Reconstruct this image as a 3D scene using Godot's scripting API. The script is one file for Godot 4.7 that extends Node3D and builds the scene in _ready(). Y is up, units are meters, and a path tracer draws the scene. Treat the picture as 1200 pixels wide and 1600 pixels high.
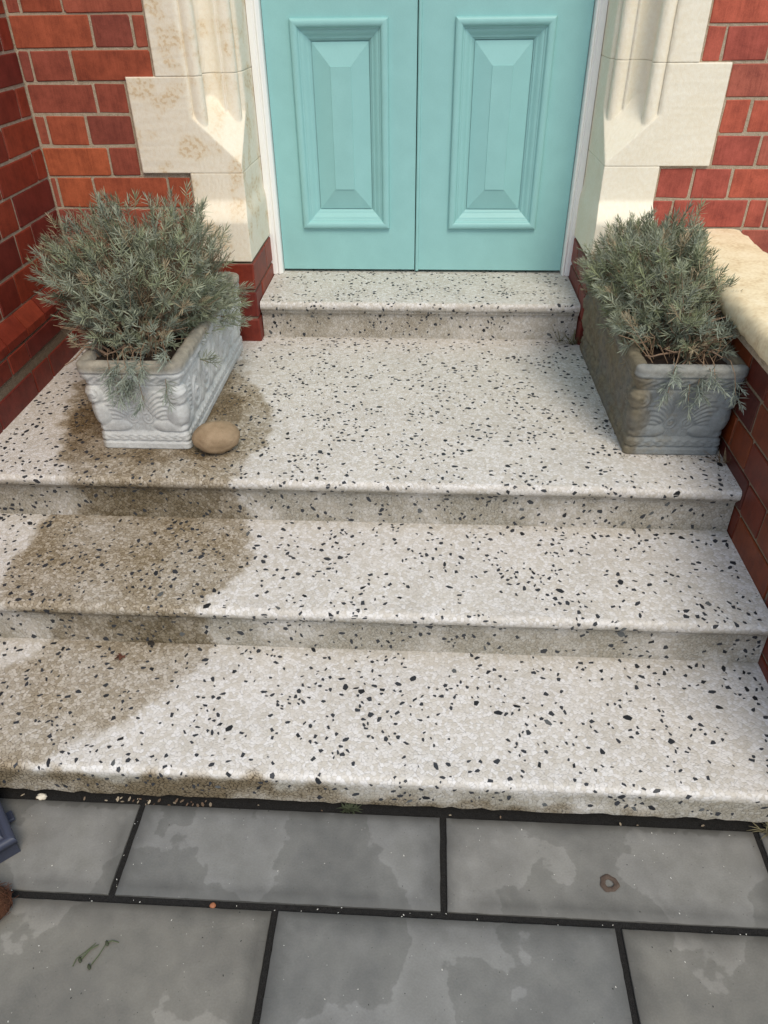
extends Node3D

# ---------------------------------------------------------------- constants of the place (metres; threshold of the door is y = 0)
const FACE_Z := 0.285        # face of the house brickwork beside the door
const STONE_Z := 0.295       # face of the stone surround
const SIDE_X := -1.18        # face of the left return wall
const LOW_X := 0.805         # face of the low wall on the right
const LANDING_Y := -0.1286
const TREAD_Y := -0.26
const BOTTOM_Y := -0.3885
const GROUND_Y := -0.479

var taken := {}
var rng := RandomNumberGenerator.new()
var M := {}


func _ready() -> void:
	rng.seed = 4711
	# camera
	var cam := Camera3D.new()
	cam.name = "camera"
	cam.position = Vector3(0.028, 0.891, 2.742)
	cam.rotation_order = EULER_ORDER_YXZ
	cam.rotation = Vector3(deg_to_rad(-35.97), deg_to_rad(3.63), deg_to_rad(-0.776))
	cam.fov = 69.5
	cam.near = 0.05
	cam.far = 200.0
	add_child(cam)
	cam.current = true
	# sky and exposure
	var env := Environment.new()
	var sky := Sky.new()
	var sm := ProceduralSkyMaterial.new()
	sm.sky_top_color = Color(0.80, 0.87, 0.96)
	sm.sky_horizon_color = Color(0.90, 0.92, 0.95)
	sm.sky_curve = 0.2
	sm.ground_bottom_color = Color(0.30, 0.29, 0.28)
	sm.ground_horizon_color = Color(0.55, 0.55, 0.55)
	sm.sky_energy_multiplier = 1.0
	sky.sky_material = sm
	env.background_mode = Environment.BG_SKY
	env.sky = sky
	env.background_energy_multiplier = 1.0
	env.tonemap_mode = Environment.TONE_MAPPER_LINEAR
	env.tonemap_exposure = 1.42
	env.sdfgi_enabled = true
	env.ssao_enabled = true
	env.ssil_enabled = true
	var we := WorldEnvironment.new()
	we.name = "world_environment"
	we.environment = env
	add_child(we)
	# hazy sun, high in front of the house and a little to the right
	var sun := DirectionalLight3D.new()
	sun.name = "sun"
	sun.light_energy = 0.5
	sun.light_color = Color(1.0, 0.96, 0.90)
	sun.light_angular_distance = 24.0
	sun.shadow_enabled = true
	add_child(sun)
	sun.look_at_from_position(Vector3(0.6, 2.3, 1.6), Vector3.ZERO)

	materials()
	ground()
	steps()
	house_wall()
	return_wall()
	low_wall()
	door()
	planters()
	lavender()
	small_things()


# ---------------------------------------------------------------- naming
func numbered(parent: Node, called: String) -> String:
	var key := "%d/%s" % [parent.get_instance_id(), called]
	var n: int = taken.get(key, 0)
	taken[key] = n + 1
	return called if n == 0 else "%s_%03d" % [called, n]


func put(called: String, mesh: Mesh, mat: Material, parent: Node, at := Transform3D.IDENTITY) -> MeshInstance3D:
	var o := MeshInstance3D.new()
	o.name = numbered(parent, called)
	o.mesh = mesh
	o.material_override = mat
	o.transform = at
	parent.add_child(o, true)
	return o


func thing(called: String, label: String, category: String, at := Vector3.ZERO, group := "") -> Node3D:
	var o := Node3D.new()
	o.name = numbered(self, called)
	o.position = at
	add_child(o, true)
	tag(o, label, category, group)
	return o


func tag(o: Node, label: String, category: String, group := "") -> void:
	o.set_meta("label", label)
	o.set_meta("category", category)
	if group:
		o.set_meta("group", group)


# ---------------------------------------------------------------- materials
func c8(r: float, g: float, b: float) -> Color:
	return Color(r / 255.0, g / 255.0, b / 255.0)


func fnl(s: int, freq: float, octaves := 4, kind := FastNoiseLite.TYPE_SIMPLEX_SMOOTH) -> FastNoiseLite:
	var n := FastNoiseLite.new()
	n.seed = s
	n.noise_type = kind
	n.frequency = freq
	n.fractal_type = FastNoiseLite.FRACTAL_FBM if octaves > 1 else FastNoiseLite.FRACTAL_NONE
	n.fractal_octaves = octaves
	return n


func bytes_of(n: FastNoiseLite, w: int, h: int, seamless := true) -> PackedByteArray:
	var im := n.get_seamless_image(w, h, false, false, 0.12) if seamless else n.get_image(w, h)
	im.convert(Image.FORMAT_L8)
	return im.get_data()


func grey_mix(w: int, a: PackedByteArray, ka: float, b: PackedByteArray, kb: float, base: float) -> Image:
	var d := PackedByteArray()
	d.resize(w * w)
	for i in w * w:
		d[i] = clampi(int(base + ka * (a[i] - 128.0) + kb * (b[i] - 128.0)), 0, 255)
	return Image.create_from_data(w, w, false, Image.FORMAT_L8, d)


func normal_of(im: Image, k: float) -> ImageTexture:
	var n: Image = im.duplicate()
	n.bump_map_to_normal_map(k)
	return ImageTexture.create_from_image(n)


func ramp_of(im: Image, offsets: PackedFloat32Array, colors: PackedColorArray) -> ImageTexture:
	var g := Gradient.new()
	g.offsets = offsets
	g.colors = colors
	var lut := []
	for i in 256:
		lut.append(g.sample(i / 255.0))
	var d := im.get_data()
	var o := PackedByteArray()
	o.resize(d.size() * 3)
	for i in d.size():
		var c: Color = lut[d[i]]
		o[i * 3] = int(c.r * 255)
		o[i * 3 + 1] = int(c.g * 255)
		o[i * 3 + 2] = int(c.b * 255)
	return ImageTexture.create_from_image(Image.create_from_data(im.get_width(), im.get_height(), false, Image.FORMAT_RGB8, o))


func tri(m: StandardMaterial3D, scale: float) -> StandardMaterial3D:
	m.uv1_triplanar = true
	m.uv1_world_triplanar = true
	m.uv1_scale = Vector3(scale, scale, scale)
	return m


func mat(color: Color, rough: float, tex: Texture2D = null, nrm: Texture2D = null, nscale := 1.0, scale := 2.0) -> StandardMaterial3D:
	var m := StandardMaterial3D.new()
	m.albedo_color = color
	m.roughness = rough
	m.metallic_specular = 0.4
	if tex:
		m.albedo_texture = tex
	if nrm:
		m.normal_enabled = true
		m.normal_texture = nrm
		m.normal_scale = nscale
	if tex or nrm:
		tri(m, scale)
	return m


func materials() -> void:
	var W := 512
	var fine := bytes_of(fnl(1, 0.16, 3), W, W)
	var mid := bytes_of(fnl(2, 0.03, 4), W, W)
	var broad := bytes_of(fnl(3, 0.008, 4), W, W)
	var brick_im := grey_mix(W, broad, 0.45, mid, 0.26, 200.0)
	var bd := brick_im.get_data()
	var r := RandomNumberGenerator.new()
	r.seed = 5
	for i in W * W:
		bd[i] = clampi(bd[i] + int(0.30 * (fine[i] - 128.0) + 0.24 * (mid[(i / W / 5) * W + (i * 3) % W] - 128.0)), 0, 255)
	for k in 200:      # pits and lime specks
		var x := r.randi_range(0, W - 1)
		var y := r.randi_range(0, W - 1)
		var v := 90 if r.randf() < 0.6 else 255
		for p in r.randi_range(1, 4):
			bd[posmod(y + r.randi_range(-1, 1), W) * W + posmod(x + r.randi_range(-1, 1), W)] = v
	brick_im = Image.create_from_data(W, W, false, Image.FORMAT_L8, bd)
	M.brick_tex = ramp_of(brick_im, [0.0, 0.35, 0.75, 1.0], [Color(0.30, 0.26, 0.27), Color(0.70, 0.66, 0.68), Color(0.90, 0.89, 0.88), Color(1, 1, 1)])
	M.brick_nrm = normal_of(grey_mix(W, mid, 0.18, fine, 0.25, 128.0), 1.6)
	# house bricks: weathered orange-red to plum, some bloomed
	var tints := [c8(178, 92, 64), c8(168, 85, 60), c8(162, 84, 66), c8(188, 99, 64), c8(152, 80, 66), c8(172, 92, 71)]
	M.bricks = []
	for t in tints:
		M.bricks.append(mat(t, 0.78, M.brick_tex, M.brick_nrm, 0.5, 2.6))
	M.rosy_bricks = []
	for t in [c8(190, 98, 80), c8(178, 90, 76), c8(186, 104, 86), c8(196, 100, 78)]:
		M.rosy_bricks.append(mat(t, 0.8, M.brick_tex, M.brick_nrm, 0.5, 2.6))
	# smoother red bricks of the return wall, colour lowered further to carry its shade
	M.smooth_shadow_bricks = []
	for t in [c8(138, 56, 40), c8(126, 51, 39), c8(148, 64, 44), c8(118, 48, 40)]:
		M.smooth_shadow_bricks.append(mat(t, 0.5, M.brick_tex, M.brick_nrm, 0.35, 2.6))
	# bricks of the low wall, brown-red, with the deep shade of that face put into the colour
	M.shadow_bricks = []
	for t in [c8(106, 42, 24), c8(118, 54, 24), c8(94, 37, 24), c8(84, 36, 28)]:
		M.shadow_bricks.append(mat(t, 0.42, M.brick_tex, M.brick_nrm, 0.6, 2.6))
	var mort_im := grey_mix(W, mid, 0.35, fine, 0.65, 190.0)
	M.mortar = mat(c8(196, 180, 160), 0.95, ramp_of(mort_im, [0.0, 0.6, 1.0], [Color(0.45, 0.42, 0.38), Color(0.85, 0.84, 0.80), Color(1, 1, 1)]), normal_of(mort_im, 4.0), 1.0, 3.0)
	M.dark_mortar = mat(c8(140, 126, 110), 0.95, M.mortar.albedo_texture, M.mortar.normal_texture, 1.0, 3.0)
	# limestone
	W = 1024
	var s1 := bytes_of(fnl(11, 0.006, 5), W, W)
	var s2 := bytes_of(fnl(12, 0.045, 4), W, W)
	var s3 := bytes_of(fnl(13, 0.25, 2), W, W)
	var st := PackedByteArray()
	st.resize(W * W)
	for i in W * W:
		var patch := smoothstep(118.0, 190.0, float(s1[i]))
		var v := 205.0 + 0.22 * (s3[i] - 128.0) + 0.18 * (s2[i] - 128.0)
		v -= patch * (14.0 + 74.0 * smoothstep(96.0, 185.0, float(s2[i]) + 0.35 * (s3[i] - 128.0)))
		st[i] = clampi(int(v), 0, 255)
	var stone_im := Image.create_from_data(W, W, false, Image.FORMAT_L8, st)
	var stone_n := grey_mix(W, s2, 0.35, s3, 0.5, 128.0)
	M.stone_nrm = normal_of(stone_n, 2.0)
	M.stone = mat(Color(1, 1, 1), 0.88, ramp_of(stone_im, [0.0, 0.35, 0.6, 0.78, 1.0], [c8(166, 126, 84), c8(200, 168, 124), c8(226, 208, 178), c8(237, 228, 209), c8(246, 240, 226)]), M.stone_nrm, 0.5, 1.35)
	var pale := PackedByteArray()
	pale.resize(W * W)
	for i in W * W:
		pale[i] = clampi(int(190.0 + 0.3 * (s3[i] - 128.0) + 0.25 * (s2[i] - 128.0) + 0.15 * (s1[i] - 128.0)), 0, 255)
	var pale_im := Image.create_from_data(W, W, false, Image.FORMAT_L8, pale)
	M.pale_stone = mat(Color(1, 1, 1), 0.88, ramp_of(pale_im, [0.0, 0.5, 0.8, 1.0], [c8(204, 178, 142), c8(232, 220, 194), c8(241, 234, 215), c8(248, 244, 230)]), M.stone_nrm, 0.5, 1.35)
	M.coping = mat(Color(1, 1, 0.99), 0.92, ramp_of(grey_mix(W, s1, 0.45, s2, 0.45, 170.0), [0.0, 0.35, 0.65, 1.0], [c8(150, 126, 92), c8(206, 182, 144), c8(230, 213, 178), c8(242, 230, 202)]), normal_of(grey_mix(W, s2, 0.3, s3, 0.5, 128.0), 2.0), 0.2, 1.6)
	# cast stone of the troughs: colour comes from the vertex colours (grime, lichen)
	M.cast = mat(Color(1, 1, 1), 0.9, ramp_of(grey_mix(W, s2, 0.30, s3, 0.75, 195.0), [0.0, 0.5, 1.0], [Color(0.45, 0.44, 0.42), Color(0.84, 0.84, 0.83), Color(1, 1, 1)]), normal_of(grey_mix(W, s2, 0.25, s3, 0.6, 128.0), 3.0), 0.9, 2.2)
	M.cast.vertex_color_use_as_albedo = true
	# paint
	var brush := grey_mix(512, fine, 0.25, mid, 0.35, 128.0)
	var brush_n := normal_of(brush, 1.2)
	M.teal = mat(c8(152, 203, 202), 0.40, ramp_of(grey_mix(512, broad, 0.16, fine, 0.10, 236.0), [0.0, 1.0], [Color(0.72, 0.76, 0.76), Color(1, 1, 1)]), brush_n, 0.45, 2.0)
	M.white = mat(c8(246, 246, 243), 0.4, null, brush_n, 0.25, 2.0)
	# paving
	var p1 := bytes_of(fnl(21, 0.003, 6), W, W)
	var p2 := bytes_of(fnl(22, 0.02, 5), W, W)
	var pv := PackedByteArray()
	pv.resize(W * W)
	for i in W * W:
		var e := float(p1[i]) + 0.14 * (p2[i] - 128.0)
		var tide := smoothstep(136.0, 142.0, e) - 0.75 * smoothstep(142.0, 182.0, e)
		pv[i] = clampi(int(106.0 + 24.0 * tide + 0.14 * (p1[i] - 128.0) + 0.12 * (p2[i] - 128.0) + 0.07 * (s3[i] - 128.0)), 0, 255)
	for k in 900:
		var at := r.randi_range(0, W * W - 1)
		pv[at] = 30 if r.randf() < 0.7 else 235
	var pave_im := Image.create_from_data(W, W, false, Image.FORMAT_L8, pv)
	M.pave_tex = ramp_of(pave_im, [0.0, 0.3, 0.42, 0.6, 1.0], [c8(60, 60, 57), c8(102, 102, 99), c8(117, 116, 112), c8(142, 141, 138), c8(210, 208, 202)])
	M.pave_nrm = normal_of(grey_mix(W, p2, 0.2, s3, 0.25, 128.0), 1.2)
	M.paves = []
	for t in [Color(1, 0.99, 0.97), Color(0.96, 0.96, 0.955), Color(1.0, 0.98, 0.945)]:
		M.paves.append(mat(t, 0.62, M.pave_tex, M.pave_nrm, 0.35, 0.83))
		M.paves[-1].vertex_color_use_as_albedo = true
	var grit := grey_mix(512, mid, 0.3, fine, 0.9, 150.0)
	M.grout = mat(c8(46, 44, 42), 0.95, ramp_of(grit, [0.0, 0.7, 1.0], [Color(0.3, 0.3, 0.3), Color(0.8, 0.8, 0.8), Color(1, 1, 1)]), normal_of(grit, 4.0), 1.0, 5.0)
	M.soil = mat(c8(58, 44, 34), 0.98, M.grout.albedo_texture, M.grout.normal_texture, 1.0, 5.0)
	# slate chips
	M.chips = [mat(c8(40, 42, 46), 0.55), mat(c8(52, 54, 58), 0.55), mat(c8(32, 34, 37), 0.5), mat(c8(88, 90, 90), 0.65)]


# ---------------------------------------------------------------- shapes
func st_new() -> SurfaceTool:
	var s := SurfaceTool.new()
	s.begin(Mesh.PRIMITIVE_TRIANGLES)
	return s


func tri3(s: SurfaceTool, a: Vector3, b: Vector3, c: Vector3) -> void:   # given counter-clockwise from outside
	s.add_vertex(a)
	s.add_vertex(c)
	s.add_vertex(b)


func quad(s: SurfaceTool, a: Vector3, b: Vector3, c: Vector3, d: Vector3) -> void:
	tri3(s, a, b, c)
	tri3(s, a, c, d)


func done(s: SurfaceTool, flat := false) -> ArrayMesh:
	s.generate_normals()
	return s.commit()


# A brick: worn 12-point outline, rounded arrises, face at z = 0, body behind it. Size w x h, centre at the origin.
func brick_mesh(w: float, h: float, d: float, wear := 0.0015, bev := 0.003) -> ArrayMesh:
	var s := st_new()
	s.set_smooth_group(-1)
	var outer := []
	var rr := minf(rng.randf_range(0.0015, 0.005), minf(w, h) * 0.2)
	for q in 4:
		var cx := (w / 2 - rr) * (1 if q in [0, 3] else -1)
		var cy := (h / 2 - rr) * (1 if q in [0, 1] else -1)
		for k in 3:
			var a := q * PI / 2 + k * PI / 4
			outer.append(Vector3(cx + cos(a) * rr + rng.randf_range(-wear, wear), cy + sin(a) * rr + rng.randf_range(-wear, wear), -bev))
	var inner := []
	var tilt := Vector2(rng.randf_range(-1, 1), rng.randf_range(-1, 1)) * 0.004
	for p in outer:
		var k := Vector3(p.x - signf(p.x) * bev, p.y - signf(p.y) * bev, 0)
		k.z = k.x * tilt.x + k.y * tilt.y
		inner.append(k)
	var n := outer.size()
	for i in n:
		var j := (i + 1) % n
		tri3(s, Vector3(0, 0, 0.0004), inner[i], inner[j])
		quad(s, inner[i], outer[i], outer[j], inner[j])
		quad(s, outer[i], outer[i] + Vector3(0, 0, -d), outer[j] + Vector3(0, 0, -d), outer[j])
	return done(s)


# A chamfered box from lo to hi.
func block_mesh(lo: Vector3, hi: Vector3, ch := 0.003, wear := 0.0) -> ArrayMesh:
	var s := st_new()
	s.set_smooth_group(-1)
	var c := (lo + hi) / 2
	var h := (hi - lo) / 2
	var v := {}
	for sx in [-1, 1]:
		for sy in [-1, 1]:
			for sz in [-1, 1]:
				for ax in 3:
					var k := Vector3(sx, sy, sz)
					var p := Vector3(h.x - ch, h.y - ch, h.z - ch)
					p[ax] = h[ax]
					v[[sx, sy, sz, ax]] = c + p * k + Vector3(rng.randf_range(-wear, wear), rng.randf_range(-wear, wear), rng.randf_range(-wear, wear))
	for ax in 3:
		var u := (ax + 1) % 3
		var w := (ax + 2) % 3
		for sg in [-1, 1]:
			var ring := []
			for q in [[-1, -1], [1, -1], [1, 1], [-1, 1]]:
				var k := [0, 0, 0]
				k[ax] = sg
				k[u] = q[0]
				k[w] = q[1]
				ring.append(v[[k[0], k[1], k[2], ax]])
			if sg < 0:
				ring.reverse()
			quad(s, ring[0], ring[1], ring[2], ring[3])
		# edges along this axis
		for su in [-1, 1]:
			for sw in [-1, 1]:
				var k0 := [0, 0, 0]
				k0[u] = su
				k0[w] = sw
				k0[ax] = -1
				var k1 := k0.duplicate()
				k1[ax] = 1
				var a = v[[k0[0], k0[1], k0[2], u]]
				var b = v[[k1[0], k1[1], k1[2], u]]
				var d = v[[k1[0], k1[1], k1[2], w]]
				var e = v[[k0[0], k0[1], k0[2], w]]
				if su * sw > 0:
					quad(s, a, e, d, b)
				else:
					quad(s, a, b, d, e)
	for sx in [-1, 1]:
		for sy in [-1, 1]:
			for sz in [-1, 1]:
				var a = v[[sx, sy, sz, 0]]
				var b = v[[sx, sy, sz, 1]]
				var d = v[[sx, sy, sz, 2]]
				if sx * sy * sz > 0:
					tri3(s, a, b, d)
				else:
					tri3(s, a, d, b)
	return done(s)


# A section (list of Vector2 u, v; counter-clockwise seen against the direction of travel) carried along an axis between two stations, closed with caps.
func prism(section: PackedVector2Array, to3: Callable, t0: float, t1: float, parts := 1, smooth := false) -> ArrayMesh:
	var s := st_new()
	s.set_smooth_group(0 if smooth else -1)
	var n := section.size()
	for k in parts:
		var a := lerpf(t0, t1, float(k) / parts)
		var b := lerpf(t0, t1, float(k + 1) / parts)
		for i in n:
			var p := section[i]
			var q := section[(i + 1) % n]
			quad(s, to3.call(p, a), to3.call(q, a), to3.call(q, b), to3.call(p, b))
	s.set_smooth_group(-1)
	var t := Geometry2D.triangulate_polygon(section)
	for i in range(0, t.size(), 3):
		for e in 2:
			var at: float = [t0, t1][e]
			var p := [to3.call(section[t[i]], at), to3.call(section[t[i + 1]], at), to3.call(section[t[i + 2]], at)]
			s.add_vertex(p[0])
			s.add_vertex(p[1 + e])
			s.add_vertex(p[2 - e])
	return done(s)


func tube(s: SurfaceTool, pts: Array, r0: float, r1: float, sides := 4) -> void:
	var rings := []
	for i in pts.size():
		var d: Vector3 = (pts[mini(i + 1, pts.size() - 1)] - pts[maxi(i - 1, 0)]).normalized()
		var u := d.cross(Vector3(0.3, 0.1, 0.9)).normalized()
		var w := d.cross(u)
		var r := lerpf(r0, r1, float(i) / (pts.size() - 1))
		var ring := []
		for k in sides:
			var a := TAU * k / sides
			ring.append(pts[i] + (u * cos(a) + w * sin(a)) * r)
		rings.append(ring)
	for i in pts.size() - 1:
		for k in sides:
			var l := (k + 1) % sides
			quad(s, rings[i][k], rings[i][l], rings[i + 1][l], rings[i + 1][k])


# ---------------------------------------------------------------- ground
func ground() -> void:
	var g := Node3D.new()
	g.name = "paving"
	g.set_meta("kind", "structure")
	add_child(g)
	var bed := PlaneMesh.new()
	bed.size = Vector2(60, 60)
	put("joint_bed", bed, M.grout, g, Transform3D(Basis(), Vector3(0, GROUND_Y - 0.007, 0)))
	var depth := [0.184, 0.585, 0.585, 0.585]
	var z := 1.897
	for row in 4:
		var x0: float = [-0.53, -0.2215, -0.46, -0.1][row] - 0.615 * 4
		for k in 9:
			var a := x0 + k * 0.615 + 0.0065
			var b := a + 0.602
			if b < -2.2 or a > 2.4:
				continue
			var m := slab_mesh(a, b, z, z + depth[row], GROUND_Y + rng.randf_range(-0.001, 0.001))
			put("paving_slab", m, M.paves[rng.randi_range(0, 2)], g)
		z += depth[row] + 0.0145


# A paving slab: gently uneven top with a worn arris; its rim stays damp longer than its middle, which the vertex colours hold.
func slab_mesh(x0: float, x1: float, z0: float, z1: float, y: float) -> ArrayMesh:
	var n := fnl(int(absf(x0) * 977.0 + z0 * 131.0), 5.0, 4)
	var s := st_new()
	s.set_smooth_group(0)
	var nx := 48
	var nz := maxi(14, int((z1 - z0) / 0.0125))
	var wet := n.get_noise_2d(3.0, 9.0) * 0.5 + 0.5
	var f := func(i: int, j: int) -> Array:
		var ii := clampi(i, 1, nx - 1)
		var jj := clampi(j, 1, nz - 1)
		var p := Vector3(lerpf(x0 + 0.002, x1 - 0.002, (ii - 1.0) / (nx - 2.0)), y, lerpf(z0 + 0.002, z1 - 0.002, (jj - 1.0) / (nz - 2.0)))
		p.y += n.get_noise_2d(p.x, p.z) * 0.0008
		var e := minf(minf(p.x - x0, x1 - p.x), minf(p.z - z0, z1 - p.z)) + 0.018 * n.get_noise_2d(p.x * 1.5 + 20.0, p.z * 1.5) + 0.010 * n.get_noise_2d(p.x * 6.0, p.z * 6.0)
		var k := lerpf(0.62, 1.0, smoothstep(0.0, 0.045, e))
		k *= 1.0 - 0.09 * smoothstep(0.0, 0.25, n.get_noise_2d(p.x * 0.8 + 60.0, p.z * 0.8) + 0.3 * (wet - 0.6))
		if i == 0 or i == nx or j == 0 or j == nz:
			p = Vector3(lerpf(x0, x1, (ii - 1.0) / (nx - 2.0)), y - 0.0022, lerpf(z0, z1, (jj - 1.0) / (nz - 2.0)))
			p.x += n.get_noise_2d(p.z * 8.0, 1.0) * 0.0009
			p.z += n.get_noise_2d(p.x * 8.0, 7.0) * 0.0009
		return [p, Color(k, k, k * 1.01)]
	var grid := []
	for i in nx + 1:
		var line := []
		for j in nz + 1:
			line.append(f.call(i, j))
		grid.append(line)
	for i in nx:
		for j in nz:
			for q in [[i, j], [i + 1, j + 1], [i, j + 1], [i, j], [i + 1, j], [i + 1, j + 1]]:
				s.set_color(grid[q[0]][q[1]][1])
				s.add_vertex(grid[q[0]][q[1]][0])
	s.set_smooth_group(-1)
	s.set_color(Color(0.6, 0.6, 0.6))
	var c := [Vector3(x0, y - 0.0022, z0), Vector3(x1, y - 0.0022, z0), Vector3(x1, y - 0.0022, z1), Vector3(x0, y - 0.0022, z1)]
	for k in 4:
		var l := (k + 1) % 4
		quad(s, c[k] - Vector3(0, 0.03, 0), c[k], c[l], c[l] - Vector3(0, 0.03, 0))
	return done(s)


# ---------------------------------------------------------------- terrazzo steps
func blur_mask(poly: PackedVector2Array, x0: float, x1: float, len_s: float, w: int, h: int, warp: float, sd: int) -> PackedByteArray:
	var n := fnl(sd, 9.0, 3)
	var lw := int((x1 - x0) / 0.008)
	var lh := maxi(8, int(len_s / 0.008))
	var im := Image.create(lw, lh, false, Image.FORMAT_L8)
	for j in lh:
		for i in lw:
			var p := Vector2(lerpf(x0, x1, (i + 0.5) / lw), (j + 0.5) / lh * len_s)
			p += Vector2(n.get_noise_2d(p.x, p.y), n.get_noise_2d(p.x + 31.0, p.y)) * warp
			im.set_pixel(i, j, Color.WHITE if Geometry2D.is_point_in_polygon(p, poly) else Color.BLACK)
	im.resize(maxi(4, lw / 2), maxi(4, lh / 2), Image.INTERPOLATE_LANCZOS)
	im.resize(w, h, Image.INTERPOLATE_CUBIC)
	return im.get_data()


# d: called, label, x0, x1, back (z where the riser above stands), front (z of the nosing), y, foot (y below), lip, stain polygon in (x, distance from the back over the nosing), grime
func terrazzo(d: Dictionary) -> void:
	var root := thing(d.called, d.label, "step", Vector3.ZERO, "terrazzo steps up to the door")
	var top: float = d.y
	var zf: float = d.front
	var zr: float = zf - d.lip
	# section from the back over the nosing down to the foot, as (z, y)
	var sec := PackedVector2Array([Vector2(d.back - 0.03, top), Vector2(d.back, top), Vector2(zf - 0.06, top), Vector2(zf - 0.02, top - 0.0004)])
	for k in 7:
		var a := PI / 2 * (1.0 - k / 6.0)
		sec.append(Vector2(zf - 0.013 + cos(a) * 0.013, top - 0.0135 + sin(a) * 0.013))
	if d.lip > 0.001:
		sec.append(Vector2(zf - 0.0005, top - 0.022))
		sec.append(Vector2(zf - 0.003, top - 0.027))
		sec.append(Vector2(zf - 0.007, top - 0.0295))
		if d.fillet:
			sec.append(Vector2(zf - 0.009, top - 0.031))
			sec.append(Vector2(zf - 0.0085, top - 0.036))
			sec.append(Vector2(zf - 0.012, top - 0.040))
		sec.append(Vector2(zr + 0.003, top - 0.042))
		sec.append(Vector2(zr, top - 0.048))
	else:
		sec.append(Vector2(zf, top - 0.03))
	sec.append(Vector2(zr + 0.002, lerpf(top, d.foot, 0.8)))
	sec.append(Vector2(zr + 0.003, d.foot + 0.004))
	sec.append(Vector2(zr + 0.003, d.foot - 0.012))
	var arc := PackedFloat32Array([-0.03])
	for i in range(1, sec.size()):
		arc.append(arc[i - 1] + sec[i].distance_to(sec[i - 1]))
	var total: float = arc[arc.size() - 1]
	var x0: float = d.x0
	var x1: float = d.x1
	# ---- surface picture: pale pebbles in cement, stain, grime
	var px := 1600.0 / 1.98
	var w := int((x1 - x0) * px)
	var h := int(total * px)
	var cell := fnl(d.sd, 0.15, 1, FastNoiseLite.TYPE_CELLULAR)
	cell.cellular_jitter = 1.0
	cell.cellular_return_type = FastNoiseLite.RETURN_DISTANCE2_SUB
	cell.domain_warp_enabled = true
	cell.domain_warp_amplitude = 3.0
	cell.domain_warp_frequency = 0.08
	var gap := bytes_of(cell, w, h, false)
	cell.cellular_return_type = FastNoiseLite.RETURN_CELL_VALUE
	var val := bytes_of(cell, w, h, false)
	var blot := bytes_of(fnl(d.sd + 1, 0.006, 5), w, h, false)
	var fine := bytes_of(fnl(d.sd + 2, 0.2, 3), w, h, false)
	var stain := PackedByteArray()
	if d.stain.size() > 2:
		stain = blur_mask(d.stain, x0, x1, total, w, h, 0.03, d.sd + 3)
	var stain_k: float = d.get("stain_k", 0.9)
	var rows := PackedFloat32Array()
	var tread_end: float = arc[6]
	var dirt := PackedByteArray()
	if d.dirt.size() > 2:
		dirt = blur_mask(d.dirt, x0, x1, total, w, h, 0.05, d.sd + 4)
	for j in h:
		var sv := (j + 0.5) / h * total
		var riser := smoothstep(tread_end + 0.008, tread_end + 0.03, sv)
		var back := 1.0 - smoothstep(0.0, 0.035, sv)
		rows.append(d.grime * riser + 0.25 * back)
	var rgb := PackedByteArray()
	rgb.resize(w * h * 3)
	for j in h:
		var rj := rows[j]
		for i in w:
			var at := j * w + i
			var g := gap[at]
			var e := clampf((g - 2.0) / 22.0, 0.0, 1.0)          # 0 in the cement, 1 on a pebble
			var b := (blot[at] - 128) / 128.0
			var f := (fine[at] - 128) / 128.0
			var v := (val[at] - 128) / 128.0
			var sN := 0.0 if stain.is_empty() else stain[at] / 255.0
			var q := 0.0 if dirt.is_empty() else dirt[at] / 255.0
			var dirtk := clampf(rj + rj * b * 0.9, 0.0, 1.0)
			var cem := 178.0 + 8.0 * b + 12.0 * f
			var l := lerpf(cem, 204.0 + 13.0 * v + 5.0 * b + 7.0 * f, e)
			var cr := l
			var cg := l * (0.974 + 0.010 * v)
			var cb := l * (0.938 + 0.03 * v)
			if sN > 0.0:
				var depthk := 1.0 - e
				var k: float = sN * clampf((0.94 + 0.42 * b + 0.8 * sN * (1.0 - sN)) * (stain_k + (1.0 - stain_k) * rj), 0.0, 1.1)
				cr = lerpf(cr, cr * (0.75 - 0.22 * depthk + 0.07 * v + 0.04 * f), k)
				cg = lerpf(cg, cg * (0.71 - 0.235 * depthk + 0.075 * v + 0.04 * f), k)
				cb = lerpf(cb, cb * (0.635 - 0.23 * depthk + 0.085 * v + 0.04 * f), k)
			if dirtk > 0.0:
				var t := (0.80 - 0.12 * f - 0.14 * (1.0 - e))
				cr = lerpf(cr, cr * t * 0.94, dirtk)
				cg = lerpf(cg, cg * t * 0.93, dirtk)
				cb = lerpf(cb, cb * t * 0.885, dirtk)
			if q > 0.0:
				var k := q * clampf(0.75 + 0.7 * b + 0.2 * f, 0.0, 1.0)
				var gapk := 1.0 - e
				cr *= 1.0 - k * d.dirt_k * (0.30 + 0.45 * gapk)
				cg *= 1.0 - k * d.dirt_k * (0.36 + 0.45 * gapk)
				cb *= 1.0 - k * d.dirt_k * (0.46 + 0.42 * gapk)
			at *= 3
			rgb[at] = clampi(int(cr), 0, 255)
			rgb[at + 1] = clampi(int(cg), 0, 255)
			rgb[at + 2] = clampi(int(cb), 0, 255)
	var m := StandardMaterial3D.new()
	m.albedo_texture = ImageTexture.create_from_image(Image.create_from_data(w, h, false, Image.FORMAT_RGB8, rgb))
	for i in gap.size():
		gap[i] = mini(gap[i] * 3, 90) + (fine[i] >> 4)
	m.normal_enabled = true
	m.normal_texture = normal_of(Image.create_from_data(w, h, false, Image.FORMAT_L8, gap), 2.2)
	m.normal_scale = 0.8
	m.roughness = 0.6
	m.metallic_specular = 0.4
	m.texture_repeat = false
	# ---- body
	var wob := fnl(d.sd + 5, 3.0, 3)
	var s := st_new()
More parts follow.
